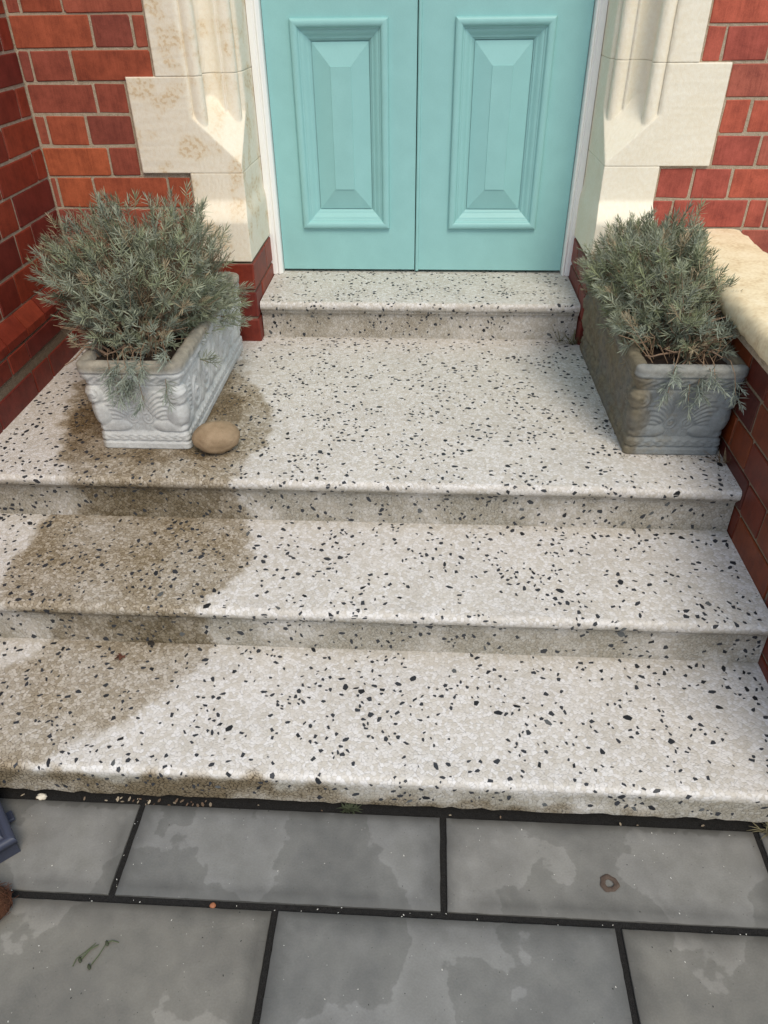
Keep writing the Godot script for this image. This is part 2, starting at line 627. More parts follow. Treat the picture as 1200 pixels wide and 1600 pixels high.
	s.set_smooth_group(0)
	var cols := maxi(8, int((x1 - x0) / 0.02))
	var grid := []
	for c in cols + 1:
		var x := lerpf(x0, x1, float(c) / cols)
		var line := []
		for i in sec.size():
			var k := 0.0012 if i > 2 else 0.0004
			line.append(Vector3(x, sec[i].y + wob.get_noise_2d(x, i * 0.35) * k, sec[i].x + wob.get_noise_2d(x + 9.0, i * 0.35) * k))
		if d.rough_foot:
			for i in [sec.size() - 1, sec.size() - 2]:
				line[i].y += wob.get_noise_2d(x * 9.0, 3.3) * 0.008 + 0.004
		grid.append(line)
	for c in cols:
		for i in sec.size() - 1:
			var q := [[c, i], [c, i + 1], [c + 1, i + 1], [c + 1, i]]
			for t in [[0, 1, 2], [0, 2, 3]]:
				for e in [t[0], t[2], t[1]]:
					var p = q[e]
					s.set_uv(Vector2(float(p[0]) / cols, clampf(arc[p[1]] / total, 0.001, 0.999)))
					s.add_vertex(grid[p[0]][p[1]])
	# ends, back and underside
	s.set_smooth_group(-1)
	for c in [0, cols]:
		var poly := PackedVector2Array()
		for p in grid[c]:
			poly.append(Vector2(p.z, p.y))
		var low := Vector2(d.back - 0.03, d.foot - 0.012)
		poly.append(low)
		var t := Geometry2D.triangulate_polygon(poly)
		for i in range(0, t.size(), 3):
			for e in ([0, 1, 2] if c == 0 else [0, 2, 1]):
				var p := poly[t[i + e]]
				s.set_uv(Vector2(0.002 if c == 0 else 0.998, clampf((p.x - d.back) / total, 0.001, 0.999)))
				s.add_vertex(Vector3(grid[c][0].x, p.y, p.x))
	s.generate_normals()
	s.generate_tangents()
	put("tread", s.commit(), m, root)
	# ---- slate chips: thin angular flakes set in the surface
	var r := RandomNumberGenerator.new()
	r.seed = d.sd * 77
	var shapes := chip_shapes
	var spots := {}
	var list := []
	var area := (x1 - x0) * total
	for k in int(area * d.chips):
		var p := Vector2(r.randf_range(x0 + 0.012, x1 - 0.012), r.randf_range(0.006, total - 0.018))
		# chips come in loose drifts
		if r.randf() > 0.58 + 1.3 * wob.get_noise_2d(p.x * 2.2 + 50.0, p.y * 2.2):
			continue
		var size: float = (0.0046 + 0.0070 * pow(r.randf(), 1.3)) * d.get("chip_k", 1.0)
		var ok := true
		var key := Vector2i(int(p.x / 0.03), int(p.y / 0.03))
		for dx in [-1, 0, 1]:
			for dy in [-1, 0, 1]:
				for o in spots.get(key + Vector2i(dx, dy), []):
					if o[0].distance_to(p) < (o[1] + size) * 0.74:
						ok = false
		if not ok:
			continue
		if not spots.has(key):
			spots[key] = []
		spots[key].append([p, size])
		list.append([size, p, r.randf_range(0, TAU), r.randi_range(0, shapes.size() - 1), r.randf(), r.randf_range(0.5, 1.0)])
	list.sort_custom(func(a, b): return a[0] > b[0])
	var rest := st_new()
	var rest_n := 0
	var own: int = d.own
	for k in list.size():
		var it = list[k]
		var i := 0
		while i < arc.size() - 2 and arc[i + 1] < it[1].y:
			i += 1
		var f2: float = (it[1].y - arc[i]) / (arc[i + 1] - arc[i])
		var zy := sec[i].lerp(sec[i + 1], f2)
		var dir := (sec[i + 1] - sec[i]).normalized()
		var along := Vector3(0, dir.y, dir.x)
		var up := Vector3.RIGHT.cross(along) * -1.0
		var b := Basis(Vector3.RIGHT, up, along).rotated(up, it[2])
		b = Basis(b.x * it[0], b.y, b.z * it[0] * it[5])
		var dy := wob.get_noise_2d(it[1].x, i * 0.35) * 0.0005
		var tr := Transform3D(b, Vector3(it[1].x, zy.y, zy.x) + up * (0.0006 + dy * 0.4))
		if i >= 4 and i <= 9:
			tr.origin -= up * 0.0003
		var on_riser: bool = it[1].y > tread_end + 0.03
		var pick := (0 if it[4] < 0.45 else (1 if it[4] < 0.7 else (2 if it[4] < 0.93 else 3)))
		if on_riser and it[4] < 0.35:
			pick = 3
		if k < own:
			put("slate_chip", shapes[it[3]], M.chips[pick], root, tr)
		else:
			rest.append_from(shapes[it[3]], 0, tr)
			rest_n += 1
	if rest_n:
		var o := put("slate_chips", rest.commit(), M.chips[1], root)
		o.set_meta("kind", "stuff")


var chip_shapes := []


func make_chips() -> void:
	var r := RandomNumberGenerator.new()
	r.seed = 99
	for v in 10:
		var s := st_new()
		s.set_smooth_group(-1)
		var n := r.randi_range(4, 7)
		var pts := []
		var ecc := r.randf_range(0.6, 1.0)
		for k in n:
			var a := TAU * (k + r.randf_range(-0.32, 0.32)) / n
			var rad := r.randf_range(0.62, 1.1)
			pts.append(Vector3(cos(a) * rad, 0, sin(a) * rad * ecc))
		for k in n:
			var p: Vector3 = pts[k]
			var q: Vector3 = pts[(k + 1) % n]
			tri3(s, Vector3.ZERO, q, p)
			quad(s, p, q, q * 1.03 + Vector3(0, -0.0022, 0), p * 1.03 + Vector3(0, -0.0022, 0))
		chip_shapes.append(done(s))


func steps() -> void:
	make_chips()
	var none := PackedVector2Array()
	terrazzo({"called": "door_step", "label": "short top terrazzo step directly under the turquoise door", "x0": -0.5385, "x1": 0.5385, "back": -0.08, "front": 0.325, "y": 0.0, "foot": LANDING_Y, "lip": 0.02, "fillet": true, "stain": none,
		"dirt": PackedVector2Array([Vector2(-0.6, 0.44), Vector2(0.15, 0.44), Vector2(0.1, 0.47), Vector2(-0.3, 0.60), Vector2(-0.6, 0.60)]), "grime": 0.4, "dirt_k": 0.25, "sd": 31, "chip_k": 0.82, "chips": 2300.0, "own": 40, "rough_foot": false})
	var b := 0.305
	terrazzo({"called": "landing_step", "label": "deep terrazzo landing carrying both stone planters, brown stain round the left one", "x0": -1.152, "x1": 0.803, "back": b, "front": 1.223, "y": LANDING_Y, "foot": TREAD_Y, "lip": 0.02, "fillet": false,
		"stain": PackedVector2Array([Vector2(-0.56, 0.30), Vector2(-0.47, 0.42), Vector2(-0.415, 0.55), Vector2(-0.39, 0.69), Vector2(-0.42, 0.82), Vector2(-0.47, 0.93), Vector2(-0.46, 0.98), Vector2(-0.42, 1.06), Vector2(-0.93, 1.06), Vector2(-0.85, 1.0), Vector2(-0.86, 0.93), Vector2(-0.92, 0.83), Vector2(-1.0, 0.62), Vector2(-1.06, 0.40), Vector2(-1.0, 0.25)]),
		"dirt": PackedVector2Array([Vector2(-0.98, 0.2), Vector2(-0.56, 0.2), Vector2(-0.50, 0.62), Vector2(-0.49, 0.76), Vector2(-0.56, 0.83), Vector2(-0.90, 0.84), Vector2(-0.96, 0.76), Vector2(-1.0, 0.6)]), "grime": 0.8, "dirt_k": 0.75, "sd": 41, "chip_k": 0.85, "chips": 2300.0, "own": 100, "rough_foot": false})  # left of the planter, part of this darkening is its shadow, painted in
	b = 1.203
	terrazzo({"called": "middle_step", "label": "middle terrazzo step between landing and bottom step, broad brown stain on its left", "x0": -1.6, "x1": 0.803, "back": b, "front": 1.551, "y": TREAD_Y, "foot": BOTTOM_Y, "lip": 0.02, "fillet": false,
		"stain": PackedVector2Array([Vector2(-0.966, -0.02), Vector2(-0.47, -0.02), Vector2(-0.40, 0.10), Vector2(-0.385, 0.205), Vector2(-0.43, 0.28), Vector2(-0.48, 0.345), Vector2(-0.47, 0.40), Vector2(-0.46, 0.50), Vector2(-0.84, 0.50), Vector2(-0.83, 0.40), Vector2(-0.90, 0.36), Vector2(-0.95, 0.32), Vector2(-0.968, 0.205), Vector2(-0.95, 0.10)]),
		"dirt": none, "grime": 0.8, "dirt_k": 0.5, "sd": 51, "chip_k": 0.88, "chips": 2400.0, "own": 110, "rough_foot": false})
	b = 1.531
	terrazzo({"called": "bottom_step", "label": "bottom terrazzo step with a rough lower edge above the grey paving", "x0": -1.6, "x1": 0.803, "back": b, "front": 1.881, "y": BOTTOM_Y, "foot": -0.457, "lip": 0.0, "fillet": false,
		"stain": PackedVector2Array([Vector2(-0.84, -0.02), Vector2(-0.465, -0.02), Vector2(-0.455, 0.07), Vector2(-0.53, 0.15), Vector2(-0.59, 0.22), Vector2(-0.66, 0.27), Vector2(-0.72, 0.335), Vector2(-0.9, 0.36), Vector2(-1.0, 0.30), Vector2(-0.95, 0.15), Vector2(-0.88, 0.05)]), "stain_k": 0.72,
		"dirt": PackedVector2Array([Vector2(-1.6, 0.352), Vector2(-0.72, 0.358), Vector2(-0.2, 0.375), Vector2(0.15, 0.40), Vector2(0.75, 0.43), Vector2(0.75, 0.5), Vector2(-1.6, 0.5)]), "grime": 0.9, "dirt_k": 0.95, "sd": 61, "chip_k": 0.86, "chips": 2350.0, "own": 130, "rough_foot": true})
	put("footing", box(Vector3(-1.59, -0.6, 1.2), Vector3(0.80, -0.452, 1.868)), M.grout, get_node("bottom_step"))


# ---------------------------------------------------------------- brickwork
# one course between two joints; frame puts the face: x along, y up, z out
func course(parent: Node3D, joints: Array, y0: float, y1: float, frame: Transform3D, mats: Array, depth := 0.04) -> void:
	for i in joints.size() - 1:
		var a: float = joints[i] + 0.0037
		var b: float = joints[i + 1] - 0.0037
		if b - a < 0.012:
			continue
		var m := brick_mesh(b - a, y1 - y0 - 0.0076, depth, 0.0015, 0.0022)
		var at := frame * Transform3D(Basis(), Vector3((a + b) / 2, (y0 + y1) / 2 + rng.randf_range(-0.0008, 0.0008), rng.randf_range(-0.001, 0.0015)))
		put("brick", m, mats[rng.randi_range(0, mats.size() - 1)], parent, at)


func box(lo: Vector3, hi: Vector3) -> Mesh:
	return block_mesh(lo, hi, 0.001)


func house_wall() -> void:
	var root := thing("house_wall", "red brick house wall with cream stone door surround, facing the steps", "wall")
	var zb := FACE_Z - 0.0022
	for sg in [-1.0, 1.0]:
		put("mortar", box(Vector3(-1.60 if sg < 0 else 0.715, -0.6, -0.06), Vector3(-0.715 if sg < 0 else 2.6, 2.7, zb)), M.mortar, root)
		put("mortar", box(Vector3(-0.714 if sg < 0 else 0.58, -0.6, -0.059), Vector3(-0.58 if sg < 0 else 0.714, 2.69, 0.10)), M.mortar, root)
	put("mortar", box(Vector3(-0.602, 2.1, -0.05), Vector3(0.602, 2.69, zb - 0.002)), M.mortar, root)
	var f := Transform3D(Basis(), Vector3(0, 0, FACE_Z))
	# left of the door: course beds and joints
	var bed := [0.293, 0.3885, 0.475, 0.562, 0.6465, 0.73, 0.815, 0.902]
	var L := [
		[-1.18, -1.158, -1.04, -0.799, -0.722], [-1.18, -0.971, -0.876], [-1.18, -1.144, -1.02, -0.876], [-1.18, -0.975, -0.876],
		[-1.18, -1.144, -1.023, -0.784], [-1.18, -0.944, -0.826, -0.784], [-1.18, -1.135, -1.014, -0.782]]
	for i in L.size():
		course(root, L[i], bed[i], bed[i + 1], f, M.bricks)
	course(root, [-1.18, -1.06, -0.84, -0.722], 0.2035, 0.293, f, M.bricks)
	course(root, [-1.18, -1.16, -0.93, -0.81, -0.722], 0.109, 0.2035, f, M.bricks)
	for i in 5:
		var y := 0.902 + i * 0.0875
		course(root, [-1.18, -1.0, -0.88, -0.784] if i % 2 else [-1.18, -1.13, -0.9, -0.784], y, y + 0.0875, f, M.bricks)
	# right of the door
	var rbed := [0.237, 0.324, 0.415, 0.504, 0.597, 0.687, 0.775, 0.865]
	var R := [
		[0.72, 0.782, 1.011, 1.068, 1.30, 1.42], [0.72, 0.825, 0.940, 1.17, 1.40], [0.868, 0.999, 1.23, 1.35], [0.868, 0.946, 1.18, 1.41],
		[0.863, 1.09, 1.21, 1.44], [0.776, 0.831, 0.955, 1.18, 1.30], [0.776, 1.0, 1.12, 1.35]]
	for i in R.size():
		course(root, R[i], rbed[i], rbed[i + 1], f, M.rosy_bricks)
	for i in 5:
		var y := 0.865 + i * 0.0885
		course(root, [0.776, 0.9, 1.12, 1.24, 1.46] if i % 2 else [0.776, 0.83, 1.06, 1.17, 1.4], y, y + 0.0885, f, M.rosy_bricks)
	for i in 9:
		var y := 0.237 - (i + 1) * 0.0885
		course(root, [1.01, 1.12, 1.34, 1.46] if i % 2 else [1.01, 1.24, 1.35, 1.5], y, y + 0.0885, f, M.rosy_bricks)
	# brick plinth under the stone, both sides of the door, and the splayed plinth left of it
	for sg in [-1.0, 1.0]:
		put("mortar", box(Vector3(-0.76 if sg < 0 else 0.5465, -0.6, 0.0), Vector3(-0.5465 if sg < 0 else 0.76, 0.138, 0.3455)), M.dark_mortar, root)
		var yb := [-0.135, -0.046, 0.047, 0.141]
		for i in 3:
			var cuts := [0.352, 0.135, 0.025] if i % 2 == 0 else [0.352, 0.245, 0.025]
			for k in 2:
				var xo: float = 0.78 if k == 0 else 0.66
				var xi := 0.541
				var lo := Vector3(-xo if sg < 0 else xi, yb[i] + 0.004, cuts[k + 1] + 0.004)
				var hi := Vector3(-xi if sg < 0 else xo, yb[i + 1] - 0.004, cuts[k] - 0.001)
				put("brick", block_mesh(lo, hi, 0.004, 0.0012), M.smooth_shadow_bricks[rng.randi_range(0, 3)], root)
	put("mortar", box(Vector3(-1.20, -0.6, 0.2), Vector3(-0.785, 0.033, 0.3465)), M.dark_mortar, root)
	var pf := Transform3D(Basis(), Vector3(0, 0, 0.35))
	course(root, [-1.148, -1.0, -0.89, -0.783], -0.135, -0.052, pf, M.smooth_shadow_bricks)
	course(root, [-1.148, -1.06, -0.83, -0.783], -0.03, 0.035, pf, M.smooth_shadow_bricks)
	for i in 3:
		splay(root, Transform3D(Basis(), Vector3(0, 0, FACE_Z)), -1.148 + i * 0.121, -1.148 + (i + 1) * 0.121, 0.065, M.smooth_shadow_bricks)
	# stone surround
	for sg in [-1.0, 1.0]:
		var mtl: StandardMaterial3D = M.stone if sg < 0 else M.pale_stone
		var cut := [0.144, 0.4, 0.661, 1.06, 1.32, 1.75, 2.1] if sg < 0 else [0.144, 0.4195, 0.6865, 1.08, 1.35, 1.77, 2.1]
		var outx := [0.72, 0.870, 0.780, 0.87, 0.78, 0.87] if sg < 0 else [0.718, 0.863, 0.772, 0.863, 0.772, 0.863]
		for i in 6:
			put("stone_block", jamb(sg, cut[i], cut[i + 1], outx[i]), mtl, root)


# A splayed plinth brick: sloped top above a short upright face. depth = how far the plinth stands out.
func splay(parent: Node3D, frame: Transform3D, a: float, b: float, depth: float, mats: Array) -> void:
	var sec := PackedVector2Array([Vector2(-0.04, 0.036), Vector2(depth - 0.002, 0.036), Vector2(depth, 0.039), Vector2(depth, 0.060), Vector2(depth - 0.004, 0.066), Vector2(0.004, 0.104), Vector2(-0.04, 0.104)])
	var to3 := func(p: Vector2, t: float): return frame * Vector3(t, p.y, p.x)
	put("splayed_brick", prism(sec, to3, b - 0.003, a + 0.003), mats[rng.randi_range(0, mats.size() - 1)], parent)


# One stone of the door jamb: flat face, moulded chamfer with two rolls and a hollow that dies into a broach stop, square reveal. sg = -1 left, 1 right.
func jamb(sg: float, y0: float, y1: float, outx: float) -> ArrayMesh:
	var ys := []
	var n := maxi(6, int((y1 - y0) / 0.004)) if y0 < 0.7 else 12
	ys.append(y0 + 0.0004)
	ys.append(y0 + 0.002)
	for k in range(1, n):
		ys.append(lerpf(y0, y1, float(k) / n))
	ys.append(y1 - 0.002)
	ys.append(y1 - 0.0004)
	var L := 0.194
	var s := st_new()
	s.set_smooth_group(0)
	var wob := fnl(int(y0 * 1000) + 3, 14.0, 3)
	var rows := []
	for r in ys.size():
		var y: float = ys[r]
		var edge := 1.0 if (r == 0 or r == ys.size() - 1) else 0.0
		var fl := smoothstep(0.325, 0.262, y)
		var row := []
		# side return and face, x measured from the middle of the door outward
		var face := [Vector2(outx, STONE_Z - 0.05), Vector2(outx, STONE_Z - 0.003), Vector2(outx - 0.003, STONE_Z)]
		for k in 4:
			face.append(Vector2(lerpf(outx - 0.006, 0.70, k / 3.0), STONE_Z))
		for k in face.size():
			var p: Vector2 = face[k]
			var zz := p.y + wob.get_noise_2d(p.x * 3.0, y * 3.0) * 0.0008 - (0.0014 * edge if k > 0 else 0.0)
			row.append(Vector3(p.x, y, zz + 0.054 * fl))
		for k in 97:
			var t := k / 96.0
			var base := Vector2(0.69, STONE_Z).lerp(Vector2(0.553, STONE_Z - 0.137), t)
			var sq := minf(t, 1.0 - t) * L
			var m := -0.004
			if t < 0.05:
				m = 0.0
			elif t < 0.30:
				m = -0.016 + 0.036 * sqrt(maxf(0.0, 1.0 - pow((t - 0.175) / 0.125, 2)))
			elif t < 0.63:
				m = -0.004 - 0.032 * sqrt(maxf(0.0, 1.0 - pow((t - 0.465) / 0.165, 2)))
			elif t < 0.67:
				m = -0.002
			elif t < 0.93:
				m = -0.016 + 0.036 * sqrt(maxf(0.0, 1.0 - pow((t - 0.80) / 0.13, 2)))
			else:
				m = 0.0
			var br := lerpf(0.098, -0.045, clampf((y - 0.425) / 0.19, 0.0, 1.0))
			if y < 0.425:
				br = 0.098
			var off := minf(sq, maxf(m, br)) - 0.0014 * edge
			off += wob.get_noise_2d(t * 2.0, y * 3.0) * 0.0009
			var p := base + Vector2(-0.7071, 0.7071) * off
			row.append(Vector3(p.x - 0.010 * fl, y, p.y + 0.054 * fl))
		for zz in [0.14, 0.08, 0.04, 0.0]:
			row.append(Vector3(0.5515 - 0.0085 * fl + 0.0014 * edge - (0.15 - zz) * 0.02, y, zz))
		rows.append(row)
	for r in rows.size() - 1:
		for k in rows[r].size() - 1:
			var q := [rows[r][k], rows[r][k + 1], rows[r + 1][k + 1], rows[r + 1][k]]
			for i in 4:
				q[i] = Vector3(q[i].x * sg, q[i].y, q[i].z)
			if sg < 0:
				quad(s, q[0], q[1], q[2], q[3])
			else:
				quad(s, q[1], q[0], q[3], q[2])
	# beds
	s.set_smooth_group(-1)
	for e in 2:
		var row = rows[0] if e == 0 else rows[rows.size() - 1]
		var poly := PackedVector2Array()
		for p in row:
			poly.append(Vector2(p.x * sg, p.z))
		poly.append(Vector2(outx * sg, 0.0))
		var t := Geometry2D.triangulate_polygon(poly)
		for i in range(0, t.size(), 3):
			var v := []
			for k in 3:
				v.append(Vector3(poly[t[i + k]].x, row[0].y, poly[t[i + k]].y))
			var up: bool = (v[1] - v[0]).cross(v[2] - v[0]).y > 0.0
			if up == (e == 1):
				tri3(s, v[0], v[1], v[2])
			else:
				tri3(s, v[0], v[2], v[1])
	return done(s)


func return_wall() -> void:
	var root := thing("side_wall", "smooth dark red brick wall with splayed plinth, left of the landing", "wall")
	# local frame: x runs towards the viewer (world +z) reversed so that the face looks to +x
	var f := Transform3D(Basis(Vector3(0, 0, -1), Vector3.UP, Vector3(1, 0, 0)), Vector3(SIDE_X, 0, 0))
	put("mortar", box(Vector3(-1.6, -0.6, FACE_Z - 0.1), Vector3(SIDE_X - 0.0035, 2.6, 2.0)), M.mortar, root)
	put("mortar", box(Vector3(-1.25, -0.6, 0.30), Vector3(-1.1535, 0.034, 1.995)), M.dark_mortar, root)
	var bed := [0.106, 0.199, 0.293, 0.3855, 0.472, 0.559, 0.642, 0.728, 0.814]
	for i in 13:
		var y0: float = bed[i] if i < 8 else 0.814 + (i - 8) * 0.0875
		var y1: float = bed[i + 1] if i < 8 else y0 + 0.0875
		# joints measured from the corner towards the viewer
		var start: float = [0.37, 0.19, 0.255, 0.07, 0.205, 0.068, 0.225, 0.07][i % 8]
		var zj := [FACE_Z, FACE_Z + start]
		var long := start < 0.12
		if start > 0.12 and i == 3:
			long = true
		while zj[-1] < 1.99:
			zj.append(minf(zj[-1] + (0.228 if long else 0.113) + rng.randf_range(-0.006, 0.006), 1.99))
			long = not long
		var js := []
		for k in range(zj.size() - 1, -1, -1):
			js.append(-zj[k])
		course(root, js, y0, y1, f, M.smooth_shadow_bricks)
	# plinth
	var pf := Transform3D(f.basis, Vector3(-1.15, 0, 0))
	var za := 0.352
	while za < 1.98:
		var zb := za + 0.1235
		splay(root, f, -minf(zb, 1.99), -za, 0.030, M.smooth_shadow_bricks)
		za = zb
	for c in 6:
		var y0: float = [-0.028, -0.138, -0.222, -0.306, -0.39, -0.474][c]
		var y1: float = [0.034, -0.054, -0.138, -0.222, -0.306, -0.39][c]
		var zj := [0.352, 0.352 + (0.17 if c % 2 == 0 else 0.30)]
		while zj[-1] < 1.99:
			zj.append(minf(zj[-1] + (0.228 if (zj.size() + c) % 3 else 0.113), 1.99))
		var js := []
		for k in range(zj.size() - 1, -1, -1):
			js.append(-zj[k])
		course(root, js, y0, y1, pf, M.smooth_shadow_bricks)


func low_wall() -> void:
	var root := thing("low_wall", "low brown-red brick wall with worn cream stone coping, right of the steps", "wall")
	put("mortar", box(Vector3(LOW_X + 0.0035, -0.6, FACE_Z + 0.004), Vector3(0.998, 0.172, 1.99)), M.dark_mortar, root)
	var f := Transform3D(Basis(Vector3(0, 0, 1), Vector3.UP, Vector3(-1, 0, 0)), Vector3(LOW_X, 0, 0))
	var bed := [-0.48, -0.453, -0.363, -0.273, -0.184, -0.095, -0.006, 0.084, 0.156]
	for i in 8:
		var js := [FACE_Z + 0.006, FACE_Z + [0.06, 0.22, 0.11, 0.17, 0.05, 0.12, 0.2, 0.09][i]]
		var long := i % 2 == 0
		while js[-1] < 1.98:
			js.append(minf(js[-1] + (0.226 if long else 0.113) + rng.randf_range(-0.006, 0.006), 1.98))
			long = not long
		course(root, js, bed[i], bed[i + 1], f, M.shadow_bricks)
	# coping: one long worn stone
	var n := fnl(71, 7.0, 4)
	var sec := [Vector2(0.83, 0.1725), Vector2(0.797, 0.174), Vector2(0.789, 0.181), Vector2(0.787, 0.196), Vector2(0.7885, 0.210), Vector2(0.793, 0.222), Vector2(0.801, 0.231), Vector2(0.813, 0.2355), Vector2(0.85, 0.2375),
		Vector2(0.90, 0.238), Vector2(0.95, 0.238), Vector2(0.985, 0.2365), Vector2(1.003, 0.232), Vector2(1.013, 0.222), Vector2(1.017, 0.205), Vector2(1.012, 0.178), Vector2(0.99, 0.1725)]
	var s := st_new()
	s.set_smooth_group(0)
	var rows := []
	var count := 120
	for k in count + 1:
		var z := lerpf(FACE_Z + 0.003, 2.0, float(k) / count)
		var row := []
		for i in sec.size():
			var p: Vector2 = sec[i]
			var wob := Vector2(n.get_noise_2d(z * 1.6, i * 0.4), n.get_noise_2d(z * 1.6 + 40.0, i * 0.4))
			wob += 0.7 * Vector2(n.get_noise_2d(z * 6.0, i * 0.9 + 7.0), n.get_noise_2d(z * 6.0, i * 0.9 + 17.0))
			var amp := 0.0045 if (i >= 2 and i <= 7) or (i >= 12 and i <= 14) else 0.0016
			if i == 0 or i == sec.size() - 1:
				amp = 0.0
			row.append(Vector3(p.x + wob.x * amp, p.y + wob.y * amp, z))
		rows.append(row)
	for k in count:
		for i in sec.size():
			var j := (i + 1) % sec.size()
			quad(s, rows[k][i], rows[k][j], rows[k + 1][j], rows[k + 1][i])
	s.set_smooth_group(-1)
	var c := Vector3(0.9, 0.205, 2.0)
	for i in sec.size():
		tri3(s, c, rows[count][i], rows[count][(i + 1) % sec.size()])
	put("coping_stone", done(s), M.coping, root)
	# mortar bed that shows under the coping
	put("mortar_bed", box(Vector3(0.8005, 0.1535, FACE_Z + 0.006), Vector3(0.99, 0.1745, 1.985)), M.mortar, root)


# ---------------------------------------------------------------- door
func door_leaf(root: Node3D, x0: float, x1: float, p0: float, p1: float) -> void:
	var hole := [[0.158 + 0.03, 0.789 - 0.03], [0.93 + 0.03, 1.80 - 0.03]]
	var xs := [x0, p0 + 0.03, p1 - 0.03, x1]
	var ys := [0.011, hole[0][0], hole[0][1], hole[1][0], hole[1][1], 2.05]
	var s := st_new()
	s.set_smooth_group(-1)
	for i in 3:
		for j in 5:
			if i == 1 and j in [1, 3]:
				continue
			quad(s, Vector3(xs[i], ys[j], 0), Vector3(xs[i + 1], ys[j], 0), Vector3(xs[i + 1], ys[j + 1], 0), Vector3(xs[i], ys[j + 1], 0))
	# edges and back
	quad(s, Vector3(x0, 0.011, -0.044), Vector3(x1, 0.011, -0.044), Vector3(x1, 0.011, 0), Vector3(x0, 0.011, 0))
	quad(s, Vector3(x0, 0.011, -0.044), Vector3(x0, 0.011, 0), Vector3(x0, 2.05, 0), Vector3(x0, 2.05, -0.044))
	quad(s, Vector3(x1, 0.011, 0), Vector3(x1, 0.011, -0.044), Vector3(x1, 2.05, -0.044), Vector3(x1, 2.05, 0))
	quad(s, Vector3(x1, 0.011, -0.044), Vector3(x0, 0.011, -0.044), Vector3(x0, 2.05, -0.044), Vector3(x1, 2.05, -0.044))
	var leaf := put("door_leaf", done(s), M.teal, root)
	for h in 2:
		var y0: float = [0.158, 0.93][h]
		var y1: float = [0.789, 1.80][h]
		# bolection moulding: distance in from its outer edge, height above the door face
		var prof := [Vector2(0.0, -0.002), Vector2(0.0004, 0.006)]
		for k in 9:
			var a := PI * (0.95 - 0.9 * k / 8.0)
			prof.append(Vector2(0.0125 + cos(a) * 0.0118, 0.0085 + sin(a) * 0.0075))
		for v in [[0.0255, 0.0055], [0.0275, 0.0040], [0.0300, 0.0040], [0.0310, 0.0010], [0.0345, 0.0005], [0.039, -0.0015], [0.044, -0.0055], [0.0485, -0.0098], [0.0525, -0.0118], [0.0555, -0.0122], [0.0562, -0.0150], [0.0605, -0.0152], [0.0612, -0.0185], [0.067, -0.019]]:
			prof.append(Vector2(v[0], v[1]))
		s = st_new()
		ring(s, p0, p1, y0, y1, prof)
		put("panel_moulding", done(s), M.teal, leaf)
		# raised and fielded panel
		s = st_new()
		s.set_smooth_group(-1)
		var a := 0.064
		var b := 0.064 + 0.057
		var bt := 0.064 + 0.066
		var lo := [Vector3(p0 + a, y0 + a, -0.0155), Vector3(p1 - a, y0 + a, -0.0155), Vector3(p1 - a, y1 - a, -0.0155), Vector3(p0 + a, y1 - a, -0.0155)]
		var md := [Vector3(p0 + b, y0 + bt, 0.0005), Vector3(p1 - b, y0 + bt, 0.0005), Vector3(p1 - b, y1 - bt, 0.0005), Vector3(p0 + b, y1 - bt, 0.0005)]
		var hi := []
		for k in 4:
			hi.append(md[k] + Vector3([0.0008, -0.0008, -0.0008, 0.0008][k], [0.0008, 0.0008, -0.0008, -0.0008][k], 0.0022))
		for k in 4:
			var l := (k + 1) % 4
			quad(s, lo[k], lo[l], md[l], md[k])
			quad(s, md[k], md[l], hi[l], hi[k])
		quad(s, hi[0], hi[1], hi[2], hi[3])
		put("raised_panel", done(s), M.teal, leaf)


func ring(s: SurfaceTool, x0: float, x1: float, y0: float, y1: float, prof: Array) -> void:
	for side in 4:
		s.set_smooth_group(side + 1)
		for i in prof.size() - 1:
			var a: Vector2 = prof[i]
			var b: Vector2 = prof[i + 1]
			var c := []
			for p in [a, b]:
				c.append([Vector3(x0 + p.x, y0 + p.x, p.y), Vector3(x1 - p.x, y0 + p.x, p.y), Vector3(x1 - p.x, y1 - p.x, p.y), Vector3(x0 + p.x, y1 - p.x, p.y)])
			var e := (side + 1) % 4
			quad(s, c[0][side], c[0][e], c[1][e], c[1][side])


